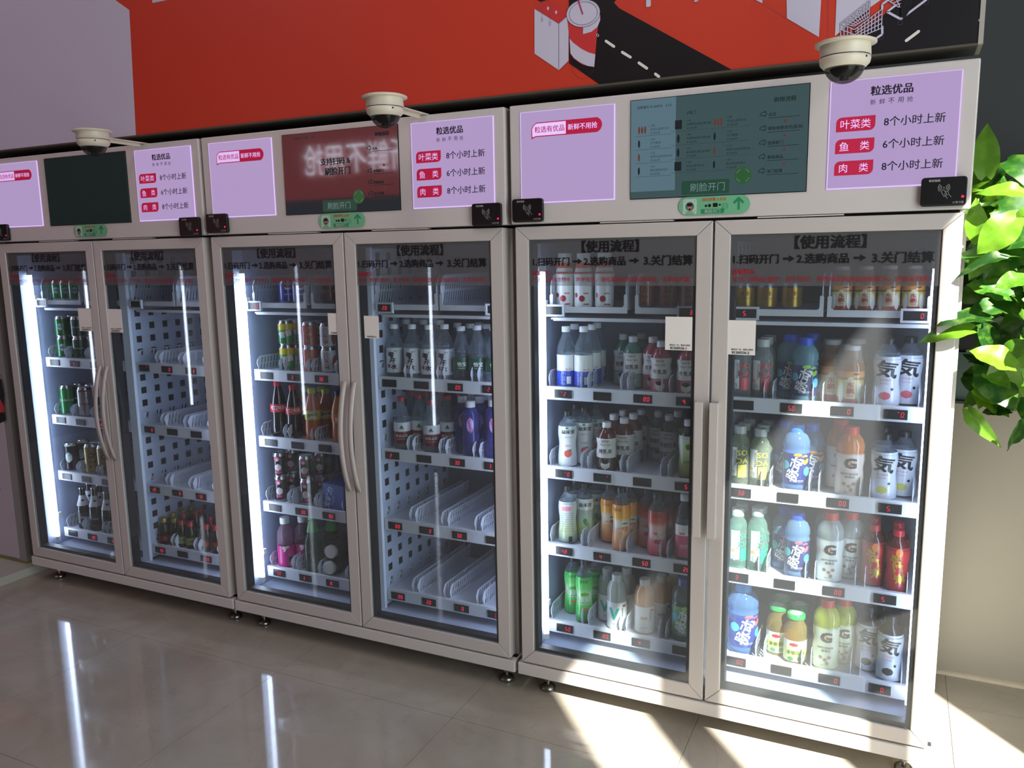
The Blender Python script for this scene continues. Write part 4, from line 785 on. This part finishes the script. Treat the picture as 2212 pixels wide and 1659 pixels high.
drink('orange_soda_dark_cap', 'orange soda bottle with dark blue cap', .205, [(r, z * .92) for r, z in pc], CLEAR('osoda2_liq', 'd89030', .7, .06, 'c87820'), (M('cap_navy', '1a2048', .35), .0165, .020), [(.080, .115, M('soda_label_orange', 'c87030', .3))], [P_('芬达', .097, .017, W_, 5, 0, None, .05)])
mkcan('black_can', 'slim black can with pink and white figure print', .0285, .122, M('can_black', '16181c', .22, .3, coat=.5), [P_('WARRIOR', .06, .016, M('dark_green_grey', '4a5248', .4), -90, 1.0)], [(-.25, .094, .012, .013, M('pink_print', 'b83870', .4), 0), (-.2, .090, .006, .008, M('pale_print', 'c8b8b8', .4), 0, False, 1), (-.15, .052, .014, .018, M('pale_print', 'c8b8b8', .4), 0), (-.1, .028, .011, .008, M('pink_print', 'b83870', .4), 0, False, 1)])
# right door of the middle fridge
drink('boiled_water', 'clear water bottle with white label and slanted black characters', .218, classic(.0335, .218, .60), WATER, (CAPW, .0155, .018), [(.025, .125, M('label_soft_white', 'ccccd0', .4))], [P_('喝', .098, .024, BK, -12, -.42, None, .05), P_('开', .074, .024, BK, -12, -.25, None, .05), P_('水', .050, .024, BK, -12, -.08, None, .05), P_('熟水', .112, .008, BK, 10, .15)], [(-.7, .052, .007, .009, REDI, 0), (.85, .075, .007, .04, M('label_grey', 'a8a8ae', .4), 0, True)])
drink('green_water', 'clear water bottle with dark green label', .222, classic(.033, .222, .56), WATER, (CAPW, .0160, .018), [(.048, .098, M('label_forest', '145038', .3))], [P_('怡宝', .074, .018, W_, 0, .1, None, .03), P_('饮用纯净水', .058, .006, W_, 0, .1)])
drink('spring_water', 'clear spring water bottle with red cap, white and dark red label', .215, classic(.0325, .215, .54), WATER, (M('cap_spring_red', 'b02430', .35), .0145, .018), [(.078, .115, M('label_soft_white', 'ccccd0', .4)), (.030, .078, M('label_wine', '701420', .35))], [P_('农夫山泉', .062, .0125, W_, 0, 0, None, .02, 1), P_('NONGFU SPRING', .049, .0052, W_, 0, 0, None, 0, 1), P_('▲', .099, .017, M('label_forest', '145038', .3), 0, 0)], [(0, .091, .010, .004, M('sage', '7a9a88', .4), 0)])
drink('purple_scream', 'purple-blue drink bottle with white cap and purple oval label', .200, [(.027, 0), (.031, .006), (.031, .085), (.027, .10), (.030, .115), (.031, .15), (.027, .165), (.0165, .176), (.016, .2)], CLEAR('scream_liq', '8080cc', .34, .06, '5c5cb0'), (CAPW, .0175, .022), [(.086, .150, CLEAR('scream_sleeve', '8888c8', .3, .2, '6a60b0'))], [P_('GamGi', .118, .018, M('magenta_ink', 'b8206c', .4), -80, 0, None, .03)], [(0, .118, .013, .028, M('scream_label', 'b0a0d0', .35), 0)])
# bottom of the middle fridge
sqr = [(.030, 0), (.034, .006), (.034, .13), (.030, .150), (.018, .168), (.0165, .172), (.0165, .198)]
drink('pink_nine', 'pink and clear square bottle with white cap', .198, sqr, CLEAR('pink_clear', 'dcc8d8', .24, .1, 'b894ac'), (CAPW, .0185, .024), [(.006, .090, M('nine_pink', 'b8287c', .35))], [P_('9°', .078, .030, W_, 0, -.3, None, .06)], [(.2, .035, .008, .010, BK, 0, True)], n=4)
drink('green_soda_bottle', 'clear soda bottle with bright green shoulder', .225, classic(.035, .225, .50), CLEAR('clear_green_plastic', 'b0c8b8', .16, .06, '5a7868'), (M('cap_bright_green', '1c9a3c', .3), .0155, .018), [(.160, .205, M('shoulder_green', '1f9a44', .3))], [], [])
mkcan('green_beer', 'green beer can with white badge', .0325, .118, M('beer_green', '1a6a34', .25, .3, coat=.4), [P_('雪花', .060, .014, M('navy_ink', '2c3c90', .4), 0, -.1, None, .02)], [(-.1, .060, .014, .020, M('badge_grey', 'a8b4b0', .4), 0)])
mkcan('dark_green_beer', 'dark green beer can', .0325, .118, M('beer_dark_green', '124028', .25, .3, coat=.4), [P_('Heineken', .06, .013, W_, 0, 0)])
mkcan('carls_can', 'green beer can with pale writing', .033, .165, M('carls_green', '1c7038', .25, .3, coat=.4), [P_('Carlsberg', .085, .018, W_, 0, 0, None, .01)])
mkcan('silver_can', 'silver beer can with red band', .033, .165, M('beer_silver', 'a8a4a4', .25, .5), [P_('Budweiser', .11, .012, REDI)], [(0, .145, .026, .004, REDI, 0, True), (0, .075, .026, .003, REDI, 0, True)])
mkcan('navy_can', 'black and white beer can', .033, .165, M('can_navy', '14161c', .25, .3), [P_('1664', .1, .012, BK)], [(-.3, .085, .017, .030, M('badge_grey', 'a8b4b0', .4), 0), (0, .152, .028, .005, M('badge_grey', 'a8b4b0', .4), 0, True)])
mkcan('amber_can', 'gold beer can with a dark ring', .033, .165, M('can_dull_gold', '8a7440', .28, .5), [P_('O', .105, .040, BK, 0, 0, None, .02), P_('ORIGINAL', .068, .010, BK, 0, 0)])
pb = [(.026, 0), (.0295, .006), (.030, .10), (.028, .12), (.017, .155), (.0135, .175), (.013, .205)]
drink('beer_bottle', 'dark glass beer bottle with white neck label', .207, pb, CLEAR('beer_glass', '1c1c18', .9, .05, '101210'), (CANTOP, .0145, .007), [(.118, .168, M('label_soft_white', 'ccccd0', .4)), (.03, .085, M('label_black_beer', '1c1c20', .4))], [P_('BEER', .06, .012, W_, 0, 0, None, 0, 1)], [(.1, .145, .007, .006, BK, 0)])
psm = [(.022, 0), (.026, .005), (.026, .075), (.022, .092), (.0125, .112), (.012, .128)]
drink('gold_spirit', 'small glass spirit bottle with gold cap and red label', .132, psm, CLEAR('spirit_glass', '7a8070', .3, .05, '4a5044'), (M('cap_gold', 'a89030', .3, .5), .0135, .022), [(.02, .05, M('label_dull_red', '8a2020', .4))], [P_('酒', .036, .016, GOLDINK)])
drink('red_spirit', 'small glass bottle with red cap and pale label', .132, psm, CLEAR('spirit_glass2', '6a7450', .5, .05, '3a4828'), (M('cap_spirit_red', 'b02028', .3), .0145, .030), [(.02, .055, M('label_olive', '8a8c5a', .4))], [P_('小郎', .038, .012, BK)])
drink('brown_spirit', 'small brown glass bottle with red cap and square label', .132, psm, CLEAR('spirit_brown', '4a2818', .85, .05, '2c1810'), (M('cap_spirit_red', 'b02028', .3), .0145, .026), [(.02, .06, M('label_maroon', '5c1c18', .4))], [P_('酒', .040, .018, GOLDINK)], [(0, .04, .012, .016, M('label_rust', '8a3a20', .4), 0, True)])

LOG = []
def make(key, loc, rz, sz, label, group):
    k = KIND[key]
    if 'parts' not in k: build_kind(key)
    r = thing(k['name'], label, k['cat'], loc, rz, group); r.scale = (1, 1, sz)
    for nm, me, subs in k['parts']:
        o = ob(nm, me, r)
        for sn, sm in subs: ob(sn, sm, o)
    return r
PLACE = []
def put(cab, door, shelf, key, u, v, row=0, stack=0, spin=0.0, force=None):
    """front row y = .205 behind the shelf rail; the column comes from where the cap shows in the photograph"""
    k = KIND[key]; zs = SHZ[shelf] + (.003 if shelf == 0 else -.0105); y = .205 + .068 * row
    p = at(u, v, 1, y); h = p.z - zs - stack * k['HH']; sz = max(.94, min(1.07, h / k['HH']))
    if row: sz = 1.0
    if stack or force: sz = 1.0
    LOG.append((cab + door, shelf, key, row, round(h, 3), k['HH']))
    face = math.atan2(CAM.x - p.x, -(CAM.y - y))
    PLACE.append(dict(cab=cab, door=door, shelf=shelf, key=key, x=p.x, y=y, z=zs + stack * k['HH'], rz=face * .85 + spin, sz=sz, row=row, stack=stack))
def lane(cab, door, shelf, key, items, spin=0.0):
    for it in items: put(cab, door, shelf, key, *it, spin=spin)
# (u, v of the cap top, row)
lane('C', '-', 0, 'apple_milk', [(1219.6, 547), (1260.6, 547), (1306, 545.6)])
lane('C', '-', 0, 'herbal_can', [(1396, 605), (1443, 603), (1489, 601)])
lane('C', '-', 1, 'blue_water', [(1222.5, 704.7), (1260.6, 704.7), (1242, 701, 1), (1278, 702, 1), (1290, 699, 2)])
lane('C', '-', 1, 'green_tea', [(1368, 729.6, 1), (1349, 726, 2), (1384, 723.5, 2.6)]); lane('C', '-', 1, 'pink_tea', [(1429, 736, 0), (1411, 731, 1), (1486, 741, 0)])
lane('C', '-', 2, 'peach_spark', [(1225.6, 886.6), (1262, 877, .8), (1242.6, 877, 1.5), (1287, 879, 1.9)]); lane('C', '-', 2, 'brown_tea', [(1311, 910.5), (1346, 905, .7), (1328, 896, 1.4), (1366.6, 893.6, 1.9), (1349, 886.6, 2.6), (1382.5, 883, 3.1)])
lane('C', '-', 2, 'grey_tea', [(1446.5, 899.7, 2.2), (1428, 891, 3), (1460, 887.7, 3.2)]); lane('C', '-', 2, 'green_fruit_tea', [(1488.8, 906)])
lane('C', '-', 3, 'lemon_spark', [(1226, 1048)]); lane('C', '-', 3, 'mint_spark', [(1262.5, 1043, .8), (1242, 1038.5, 1.5), (1287, 1043, 1.9)])
lane('C', '-', 3, 'orange_spark', [(1343, 1051), (1317, 1050, 1), (1365, 1052, 1)]); lane('C', '-', 3, 'red_spark', [(1421, 1065), (1394.4, 1063, 1), (1447, 1066, 1)]); lane('C', '-', 3, 'pink_water', [(1480, 1066)])
lane('C', '-', 4, 'green_spark', [(1262, 1207), (1237, 1203, .8), (1288, 1206, 1.3)]); lane('C', '-', 4, 'clear_vitamin', [(1333, 1239), (1314.6, 1223.5, .8), (1352, 1223, 1.2)])
lane('C', '-', 4, 'orange_vitamin', [(1395, 1240, .2), (1429, 1235, .9), (1455, 1238, 1.8)]); lane('C', '-', 4, 'green_pulse', [(1478, 1246, .1)])
lane('C', '+', 0, 'gold_can', [(1610, 611), (1658, 611), (1712, 610)]); lane('C', '+', 0, 'amber_energy', [(1822, 575.7), (1870.6, 575), (1923, 574), (1977.5, 573.7)])
lane('C', '+', 1, 'pink_soda', [(1605, 731), (1645, 732), (1614, 724, 1), (1655, 723, 1), (1664, 719, 2)]); lane('C', '+', 1, 'lime_pulse', [(1741.4, 729.4), (1717, 724, 1), (1748, 719, 1.4)])
lane('C', '+', 1, 'amber_big', [(1841.5, 746), (1807, 739.6, .9), (1845, 734, 1.2)]); lane('C', '+', 1, 'peach_qi', [(1921, 729.4), (1961.7, 730.7, .7), (1925, 722, 1.3)])
lane('C', '+', 2, 'yellow_soda', [(1598, 918.7), (1635.5, 924.5), (1602, 910, 1), (1640, 914, 1), (1625, 903, 2), (1655, 903, 2)]); lane('C', '+', 2, 'orange_pulse', [(1723, 916), (1712, 910, 1), (1742, 910, .8)])
lane('C', '+', 2, 'orange_sport', [(1838, 920.7), (1807, 910.6, .8)]); lane('C', '+', 2, 'lemon_qi', [(1914.7, 936), (1949, 931, .7), (1915, 922, 1.4)])
lane('C', '+', 3, 'green_soda', [(1594, 1096), (1634, 1095), (1601, 1086, 1), (1640, 1084, 1)], .5); lane('C', '+', 3, 'peach_pulse', [(1724, 1105), (1697.5, 1093, .8)])
lane('C', '+', 3, 'clear_sport', [(1797, 1106), (1830.7, 1106.8, .8), (1795, 1090, 1.3)]); lane('C', '+', 3, 'red_icetea', [(1941, 1143.5), (1896.5, 1130, .3), (1937, 1120, 1.1), (1897, 1110, 1.2)])
lane('C', '+', 4, 'big_pulse', [(1606, 1262, .1)], .3); lane('C', '+', 4, 'herb_jar', [(1719.7, 1323.5), (1687, 1302.8, .6), (1723, 1297, 1), (1691, 1285.6, 1.5)])
lane('C', '+', 4, 'yellow_sport', [(1788.6, 1294), (1826.6, 1299.5, .8)]); lane('C', '+', 4, 'dark_qi', [(1925, 1327), (1887, 1312, .6), (1905, 1300, 1.4)])
lane('B', '-', 0, 'blue_can', [(619, 611), (647, 613)]); lane('B', '-', 0, 'red_can', [(709, 602, .5), (735, 602, .5)])
for kk, uu, vv, rr in (('sprite_can', 615.6, 689, 0), ('herbal_red_can', 667, 693, 0), ('white_soda_can', 706, 697, 0), ('sprite_can', 634, 687, 1), ('herbal_red_can', 684, 691, 1)):
    for st in (1, 0): put('B', '-', 1, kk, uu, vv, rr, st)
lane('B', '-', 2, 'cola_bottle', [(598, 822), (636, 823, .3)]); lane('B', '-', 2, 'orange_soda', [(675, 838), (663, 833, 1), (688, 831, 1.1), (705, 832, 1)]); lane('B', '-', 2, 'orange_soda_dark_cap', [(731, 843), (720, 838, 1)])
for uu, vv, rr in ((602, 976, 0), (659, 983, 0), (630, 977, 1), (692, 982, 1), (645, 977, 2)):
    for st in (1, 0): put('B', '-', 3, 'black_can', uu, vv, rr, st)
lane('B', '-', 4, 'pink_nine', [(615, 1116.6), (648.5, 1118.5, .6)], .35); lane('B', '-', 4, 'green_soda_bottle', [(674, 1112), (710, 1118, .6)])
lane('B', '+', 1, 'boiled_water', [(851, 701.5), (889.7, 700.5), (928, 701.5), (968, 700.5), (878, 697, 1.1), (915, 695, 1.1), (953, 697, 1.1), (898, 693, 2.1), (936, 693, 2.1)]); lane('B', '+', 1, 'green_water', [(990, 704.6), (1028.5, 702.5), (1062, 704), (1015, 699, 1.1), (1050, 698, 1.1), (986, 697, 1.4), (1035, 694, 2.1)])
lane('B', '+', 2, 'spring_water', [(867.7, 856), (930.5, 862.4), (903, 853, .6), (964.5, 858.8, .7), (890, 850, 1.5), (925, 850, 1.5), (950, 852, 1.8), (985, 852, 2.0)]); lane('B', '+', 2, 'purple_scream', [(1017, 865), (1065, 863), (999, 860.6, .7), (1034, 858.8, .8), (1019, 856, 1.6), (1050, 858, 1.6)])
lane('A', '-', 0, 'green_beer', [(124, 606), (144, 606), (160, 606)])
for kk, uu, vv, rr in (('green_beer', 131.4, 682, 0), ('dark_green_beer', 166, 681, 0), ('green_beer', 147, 680, 1), ('dark_green_beer', 182, 680, 1)):
    for st in (1, 0): put('A', '-', 1, kk, uu, vv, rr, st)
lane('A', '-', 2, 'carls_can', [(142, 831), (156, 829, 1)]); lane('A', '-', 2, 'silver_can', [(181, 835), (196, 833, 1)]); lane('A', '-', 3, 'navy_can', [(152, 954), (162, 952, .6)]); lane('A', '-', 3, 'amber_can', [(196, 957), (211, 955, .9), (224, 960)])
lane('A', '-', 4, 'beer_bottle', [(176, 1052), (202, 1052), (229, 1061), (188, 1050, 1), (214, 1052, 1)])
lane('A', '+', 4, 'gold_spirit', [(350, 1121), (362, 1127), (376, 1121, 1), (390, 1120, 1.8), (367, 1119, 1.4)]); lane('A', '+', 4, 'red_spirit', [(392, 1126, 0), (409, 1126, 0), (400, 1122, 1), (419, 1119, 1.4), (431, 1118, 2)]); lane('A', '+', 4, 'brown_spirit', [(447.5, 1132), (463, 1133), (456, 1126, 1), (472, 1126, 1)])
# keep neighbours from running into each other, then name each one's place
from collections import defaultdict
grp = defaultdict(list)
for d_ in PLACE: grp[(d_['cab'], d_['door'], d_['shelf'])].append(d_)
RAD = lambda k: KIND[k]['R']
for key_, L in grp.items():
    X = XC[key_[0]]; lo, hi = (X - .585, X - .030) if key_[1] == '-' else (X + .026, X + .574)
    for _ in range(60):
        for i in range(len(L)):
            for j in range(i + 1, len(L)):
                a, b_ = L[i], L[j]
                if a['stack'] != b_['stack']: continue
                dx, dy = b_['x'] - a['x'], b_['y'] - a['y']; dd_ = math.hypot(dx, dy) or 1e-4; need = RAD(a['key']) + RAD(b_['key']) + .0015
                if dd_ < need:
                    m_ = (need - dd_) / 2; ux, uy = dx / dd_, dy / dd_
                    fa, fb = (0.25 if a['row'] == 0 else 1), (0.25 if b_['row'] == 0 else 1); s_ = 2 / (fa + fb)
                    a['x'] -= ux * m_ * fa * s_ * .5; a['y'] -= uy * m_ * fa * s_; b_['x'] += ux * m_ * fb * s_ * .5; b_['y'] += uy * m_ * fb * s_
        for a in L: a['x'] = max(lo + RAD(a['key']), min(hi - RAD(a['key']), a['x'])); a['y'] = max(.166 + RAD(a['key']), min(.60, a['y']))
    base = {}
    for a in L:
        if a['stack']:
            m_ = min((q for q in L if not q['stack'] and q['key'] == a['key']), key=lambda q: math.hypot(q['x'] - a['x'], q['y'] - a['y'])); a['x'], a['y'] = m_['x'], m_['y']
FR = {'A': 'far', 'B': 'middle', 'C': 'near'}; SHN = ['top', 'second', 'third', 'fourth', 'lowest']
for (cab, door, shelf), L in grp.items():
    by = defaultdict(list)
    for a in L: by[a['key']].append(a)
    for key, A in by.items():
        for st in (0, 1):
            S = [a for a in A if a['stack'] == st]
            if not S: continue
            front = sorted([a for a in S if a['row'] < .5], key=lambda a: a['x']); back = sorted([a for a in S if a['row'] >= .5], key=lambda a: a['y'])
            lab = {}
            O_ = ['first', 'second', 'third', 'fourth', 'fifth', 'sixth', 'seventh', 'eighth']
            fn = {0: [], 1: ['front one'], 2: ['front left', 'front right'], 3: ['front left', 'front middle', 'front right']}.get(len(front)) or ['front ' + o_ for o_ in O_]
            for n_, a in zip(fn, front): lab[id(a)] = n_
            bn = ['behind'] if len(back) == 1 else ([o_ + ' behind' for o_ in O_[:len(back) - 1]] + ['rearmost'])
            for n_, a in zip(bn, back): lab[id(a)] = n_
            if len(S) == 1: lab[id(S[0])] = ''
            for a in S:
                extra = ('upper' if st else 'lower') if any(q['stack'] for q in A) else ''
                multi = [g for g in grp if g != (cab, door, shelf) and any(q['key'] == key for q in grp[g])]
                where = [w_ for w_ in (extra, lab[id(a)]) if w_]
                desc = KIND[key]['desc'].split()
                tail = f'{SHN[shelf]} shelf' + (f' of {FR[cab]} fridge' if len(desc) + len(' '.join(where).split()) < 11 else '')
                a['label'] = ' '.join(desc) + (', ' + ' '.join(where) if where else '') + ', ' + tail
for a in PLACE:
    make(a['key'], (a['x'], a['y'], a['z']), a['rz'], a['sz'], a['label'], KIND[a['key']]['desc'].split(' with')[0] + 's')
# lying bottles with pale caps turned to the glass, and the blue carton
for (u, v, y, rr, lb) in ((734, 1226.5, .24, .034, 'dark bottle lying on its side, white cap towards the glass, beside the soda bottles'), (756, 1180, .30, .034, 'dark bottle lying higher up, its white cap half behind the door frame')):
    p = at(u, v, 1, y); r = thing('lying_bottle', lb, 'bottle', (min(p.x, XC['B'] - .075), .165, SHZ[4] - .0095 + .036 + (.072 if v < 1200 else 0)), .12, 'lying bottles')
    q = MB().lathe([(.026, 0), (.0335, .012), (.036, .03), (.036, .18), (.03, .19)], M('lying_bottle_dark', '2a2c34', .25), 24); bm_ = q.mesh('bottle_body'); o = ob('bottle_body', bm_, r, (0, .02, 0)); o.rotation_euler = (-math.pi / 2, 0, 0)
    q = MB().lathe([(.0255, 0), (.027, .002), (.027, .018), (.024, .021)], W_, 28, ridge=.0003); o = ob('cap', q.mesh('cap'), r, (0, .021, 0)); o.rotation_euler = (math.pi / 2, 0, 0)
p = at(722, 1062, 1, .17)
r = thing('drink_carton', 'blue carton of drinks with pale slanted writing, beside the black cans', 'box', (p.x - .004, .168, SHZ[3] - .0105), -.10)
CB = M('carton_blue', '1c3c88', .45)
bevel(MB().box(-.058, .058, 0, .12, 0, .112, CB).build('carton', r), .0015)
q = MB(); text(q, '宝矿力', -.028, .055, -.0006, M('carton_pale', 'a8b8d8', .4), h=.030, bold=.03, rot=72); text(q, 'TASTY', -.002, .045, -.0006, MATS['carton_pale'], h=.010, bold=.0, rot=72); q.line([(.012, .002), (.012, .110)], .0012, -.0006, M('carton_line', '142c60', .4)); q.build('lettering', r)

# ------------------------------------------------------------------ climbing plant by the nearest fridge
lm, nt, b, out = newmat('leaf_green')
b.inputs['Roughness'].default_value = .38
tcn = nt.nodes.new('ShaderNodeTexCoord'); oi = nt.nodes.new('ShaderNodeObjectInfo'); sp = nt.nodes.new('ShaderNodeSeparateXYZ'); nt.links.new(tcn.outputs['Generated'], sp.inputs[0])
cr = nt.nodes.new('ShaderNodeValToRGB'); nt.links.new(oi.outputs['Random'], cr.inputs[0])
e = cr.color_ramp.elements; e[0].color = rgb('173f12'); e[1].color = rgb('6a9c24'); e.new(.45).color = rgb('2a601a')
nz = nt.nodes.new('ShaderNodeTexNoise'); nz.inputs['Scale'].default_value = 30; nt.links.new(tcn.outputs['Object'], nz.inputs['Vector'])
mixc = nt.nodes.new('ShaderNodeMix'); mixc.data_type = 'RGBA'; mixc.inputs[7].default_value = rgb('90b840')
mr = nt.nodes.new('ShaderNodeMapRange'); mr.inputs[1].default_value = .45; mr.inputs[2].default_value = .75; mr.inputs[4].default_value = .35; nt.links.new(nz.outputs['Fac'], mr.inputs[0]); nt.links.new(mr.outputs[0], mixc.inputs[0])
nt.links.new(cr.outputs[0], mixc.inputs[6]); nt.links.new(mixc.outputs[2], b.inputs['Base Color'])
trn = nt.nodes.new('ShaderNodeBsdfTranslucent'); nt.links.new(mixc.outputs[2], trn.inputs[0]); ms = nt.nodes.new('ShaderNodeMixShader'); ms.inputs[0].default_value = .3
nt.links.new(b.outputs[0], ms.inputs[1]); nt.links.new(trn.outputs[0], ms.inputs[2]); nt.links.new(ms.outputs[0], out.inputs[0])
def leaf_mesh(L, Wd, curl, fold, wav):
    mb = MB(); rows = []; n = 12
    for i in range(n + 1):
        t = i / n; hw = Wd * (math.sin(math.pi * min(1, t * .90 + .10)) ** .55) * (1 - t ** 5 * .55) * (.62 + .38 * min(1, t * 5)); row = []
        if i == n: hw = .0006
        for j in range(-4, 5):
            s_ = j / 4; x = s_ * hw; back = -.10 * L * abs(s_) if t < .12 else 0
            z = -curl * (t * L) ** 2 / L * 2 + fold * abs(s_) * hw + wav * math.sin(t * 14 + (2 if s_ > 0 else 0)) * abs(s_) + (.0016 * math.sin(abs(s_) * 3 + t * 46) * abs(s_))
            row.append((x, t * L + back, z))
        rows.append(row)
    vs = sum(rows, []); mb.add(vs, [(i * 9 + j, i * 9 + j + 1, i * 9 + j + 10, i * 9 + j + 9) for i in range(n) for j in range(8)], lm, True)
    return mb.mesh('leaf')
LEAF = [leaf_mesh(.115, .038, .25, .35, .003), leaf_mesh(.14, .044, .4, .25, .004), leaf_mesh(.09, .031, .15, .5, .002), leaf_mesh(.16, .060, .2, .2, .005), leaf_mesh(.105, .026, .5, .6, .003)]
STEMM = M('vine_green', '6a8a34', .5)
pl_ = thing('climbing_plant', 'bright green broad-leaved climbing plant beside the nearest fridge', 'plant', (.85, .4, 1.0))
stems = MB()
rnd = random.Random(11)
def add_leaf(p, d, up, kind, sc=1.0):
    d = Vector(d).normalized(); up = Vector(up); x = d.cross(up)
    if x.length < .05: x = d.cross(Vector((1, 0, 0)))
    x.normalize(); zz = x.cross(d).normalized(); o = ob('leaf', LEAF[kind], pl_)
    o.matrix_local = Matrix(((x.x * sc, d.x * sc, zz.x * sc, p[0] - .85), (x.y * sc, d.y * sc, zz.y * sc, p[1] - .4), (x.z * sc, d.z * sc, zz.z * sc, p[2] - 1.0), (0, 0, 0, 1)))
for sidx in range(37):
    x0 = .69 + rnd.random() * .36; y0 = .08 + rnd.random() * .58; z = 1.86 - rnd.random() * .35; pts = []
    x, y = x0, y0; nseg = rnd.randint(6, 11)
    for k in range(nseg):
        pts.append((x, y, z)); x += rnd.uniform(-.035, .035); y += rnd.uniform(-.05, .03); z -= .062
        x = max(.685, x); y = min(.68, y)
        if z < 1.04: break
    stems.tube(pts, .0022, STEMM, 6)
    for k, p in enumerate(pts[1:]):
        a = rnd.uniform(0, 6.28); d = (math.cos(a) * .9, math.sin(a) * .75 - .35, rnd.uniform(-.9, .15))
        if p[0] < .74 and d[0] < 0 and p[1] > -.02: d = (-d[0], d[1], d[2])
        add_leaf(p, d, (rnd.uniform(-.5, .4), -.9, rnd.uniform(.2, 1.1)), rnd.randint(0, 4), rnd.uniform(.6, 1.05))
def hero(u0, v0, u1, v1, y0, y1, up, kind):
    a, b_ = at(u0, v0, 1, y0), at(u1, v1, 1, y1); L = (b_ - a).length; add_leaf(tuple(a), tuple(b_ - a), up, kind, L / (.115, .14, .09, .16, .105)[kind])
    stems.tube([tuple(a), tuple(a + Vector((.03, .04, .01))), tuple(a + Vector((.06, .12, .05)))], .002, STEMM, 6)
hero(2100, 712, 2014, 700, .0, -.035, (.25, -.75, .8), 1)
hero(2140, 690, 2068, 656, .02, -.03, (0, -.6, 1), 1)
hero(2195, 470, 2120, 535, .0, -.04, (.3, -1, .6), 3)
hero(2175, 560, 2100, 545, -.02, -.05, (0, -.7, 1), 4)
hero(2212, 560, 2130, 500, .02, -.02, (0, -.7, 1), 4)
hero(2130, 380, 2125, 295, .1, .05, (-.2, -1, .2), 1)
hero(2215, 600, 2160, 605, -.02, -.06, (-.2, -.9, .7), 3)
hero(2190, 790, 2118, 745, -.02, -.05, (.1, -.8, .8), 3)
hero(2115, 520, 2100, 455, .04, .0, (-.3, -1, .2), 1)
hero(2130, 560, 2098, 590, .06, .0, (-.3, -1, .2), 2)
hero(2180, 640, 2110, 600, .05, .02, (0, -.8, .8), 3)
hero(2212, 420, 2150, 385, .0, -.03, (0, -.8, .8), 1)
stems.build('stem', pl_)
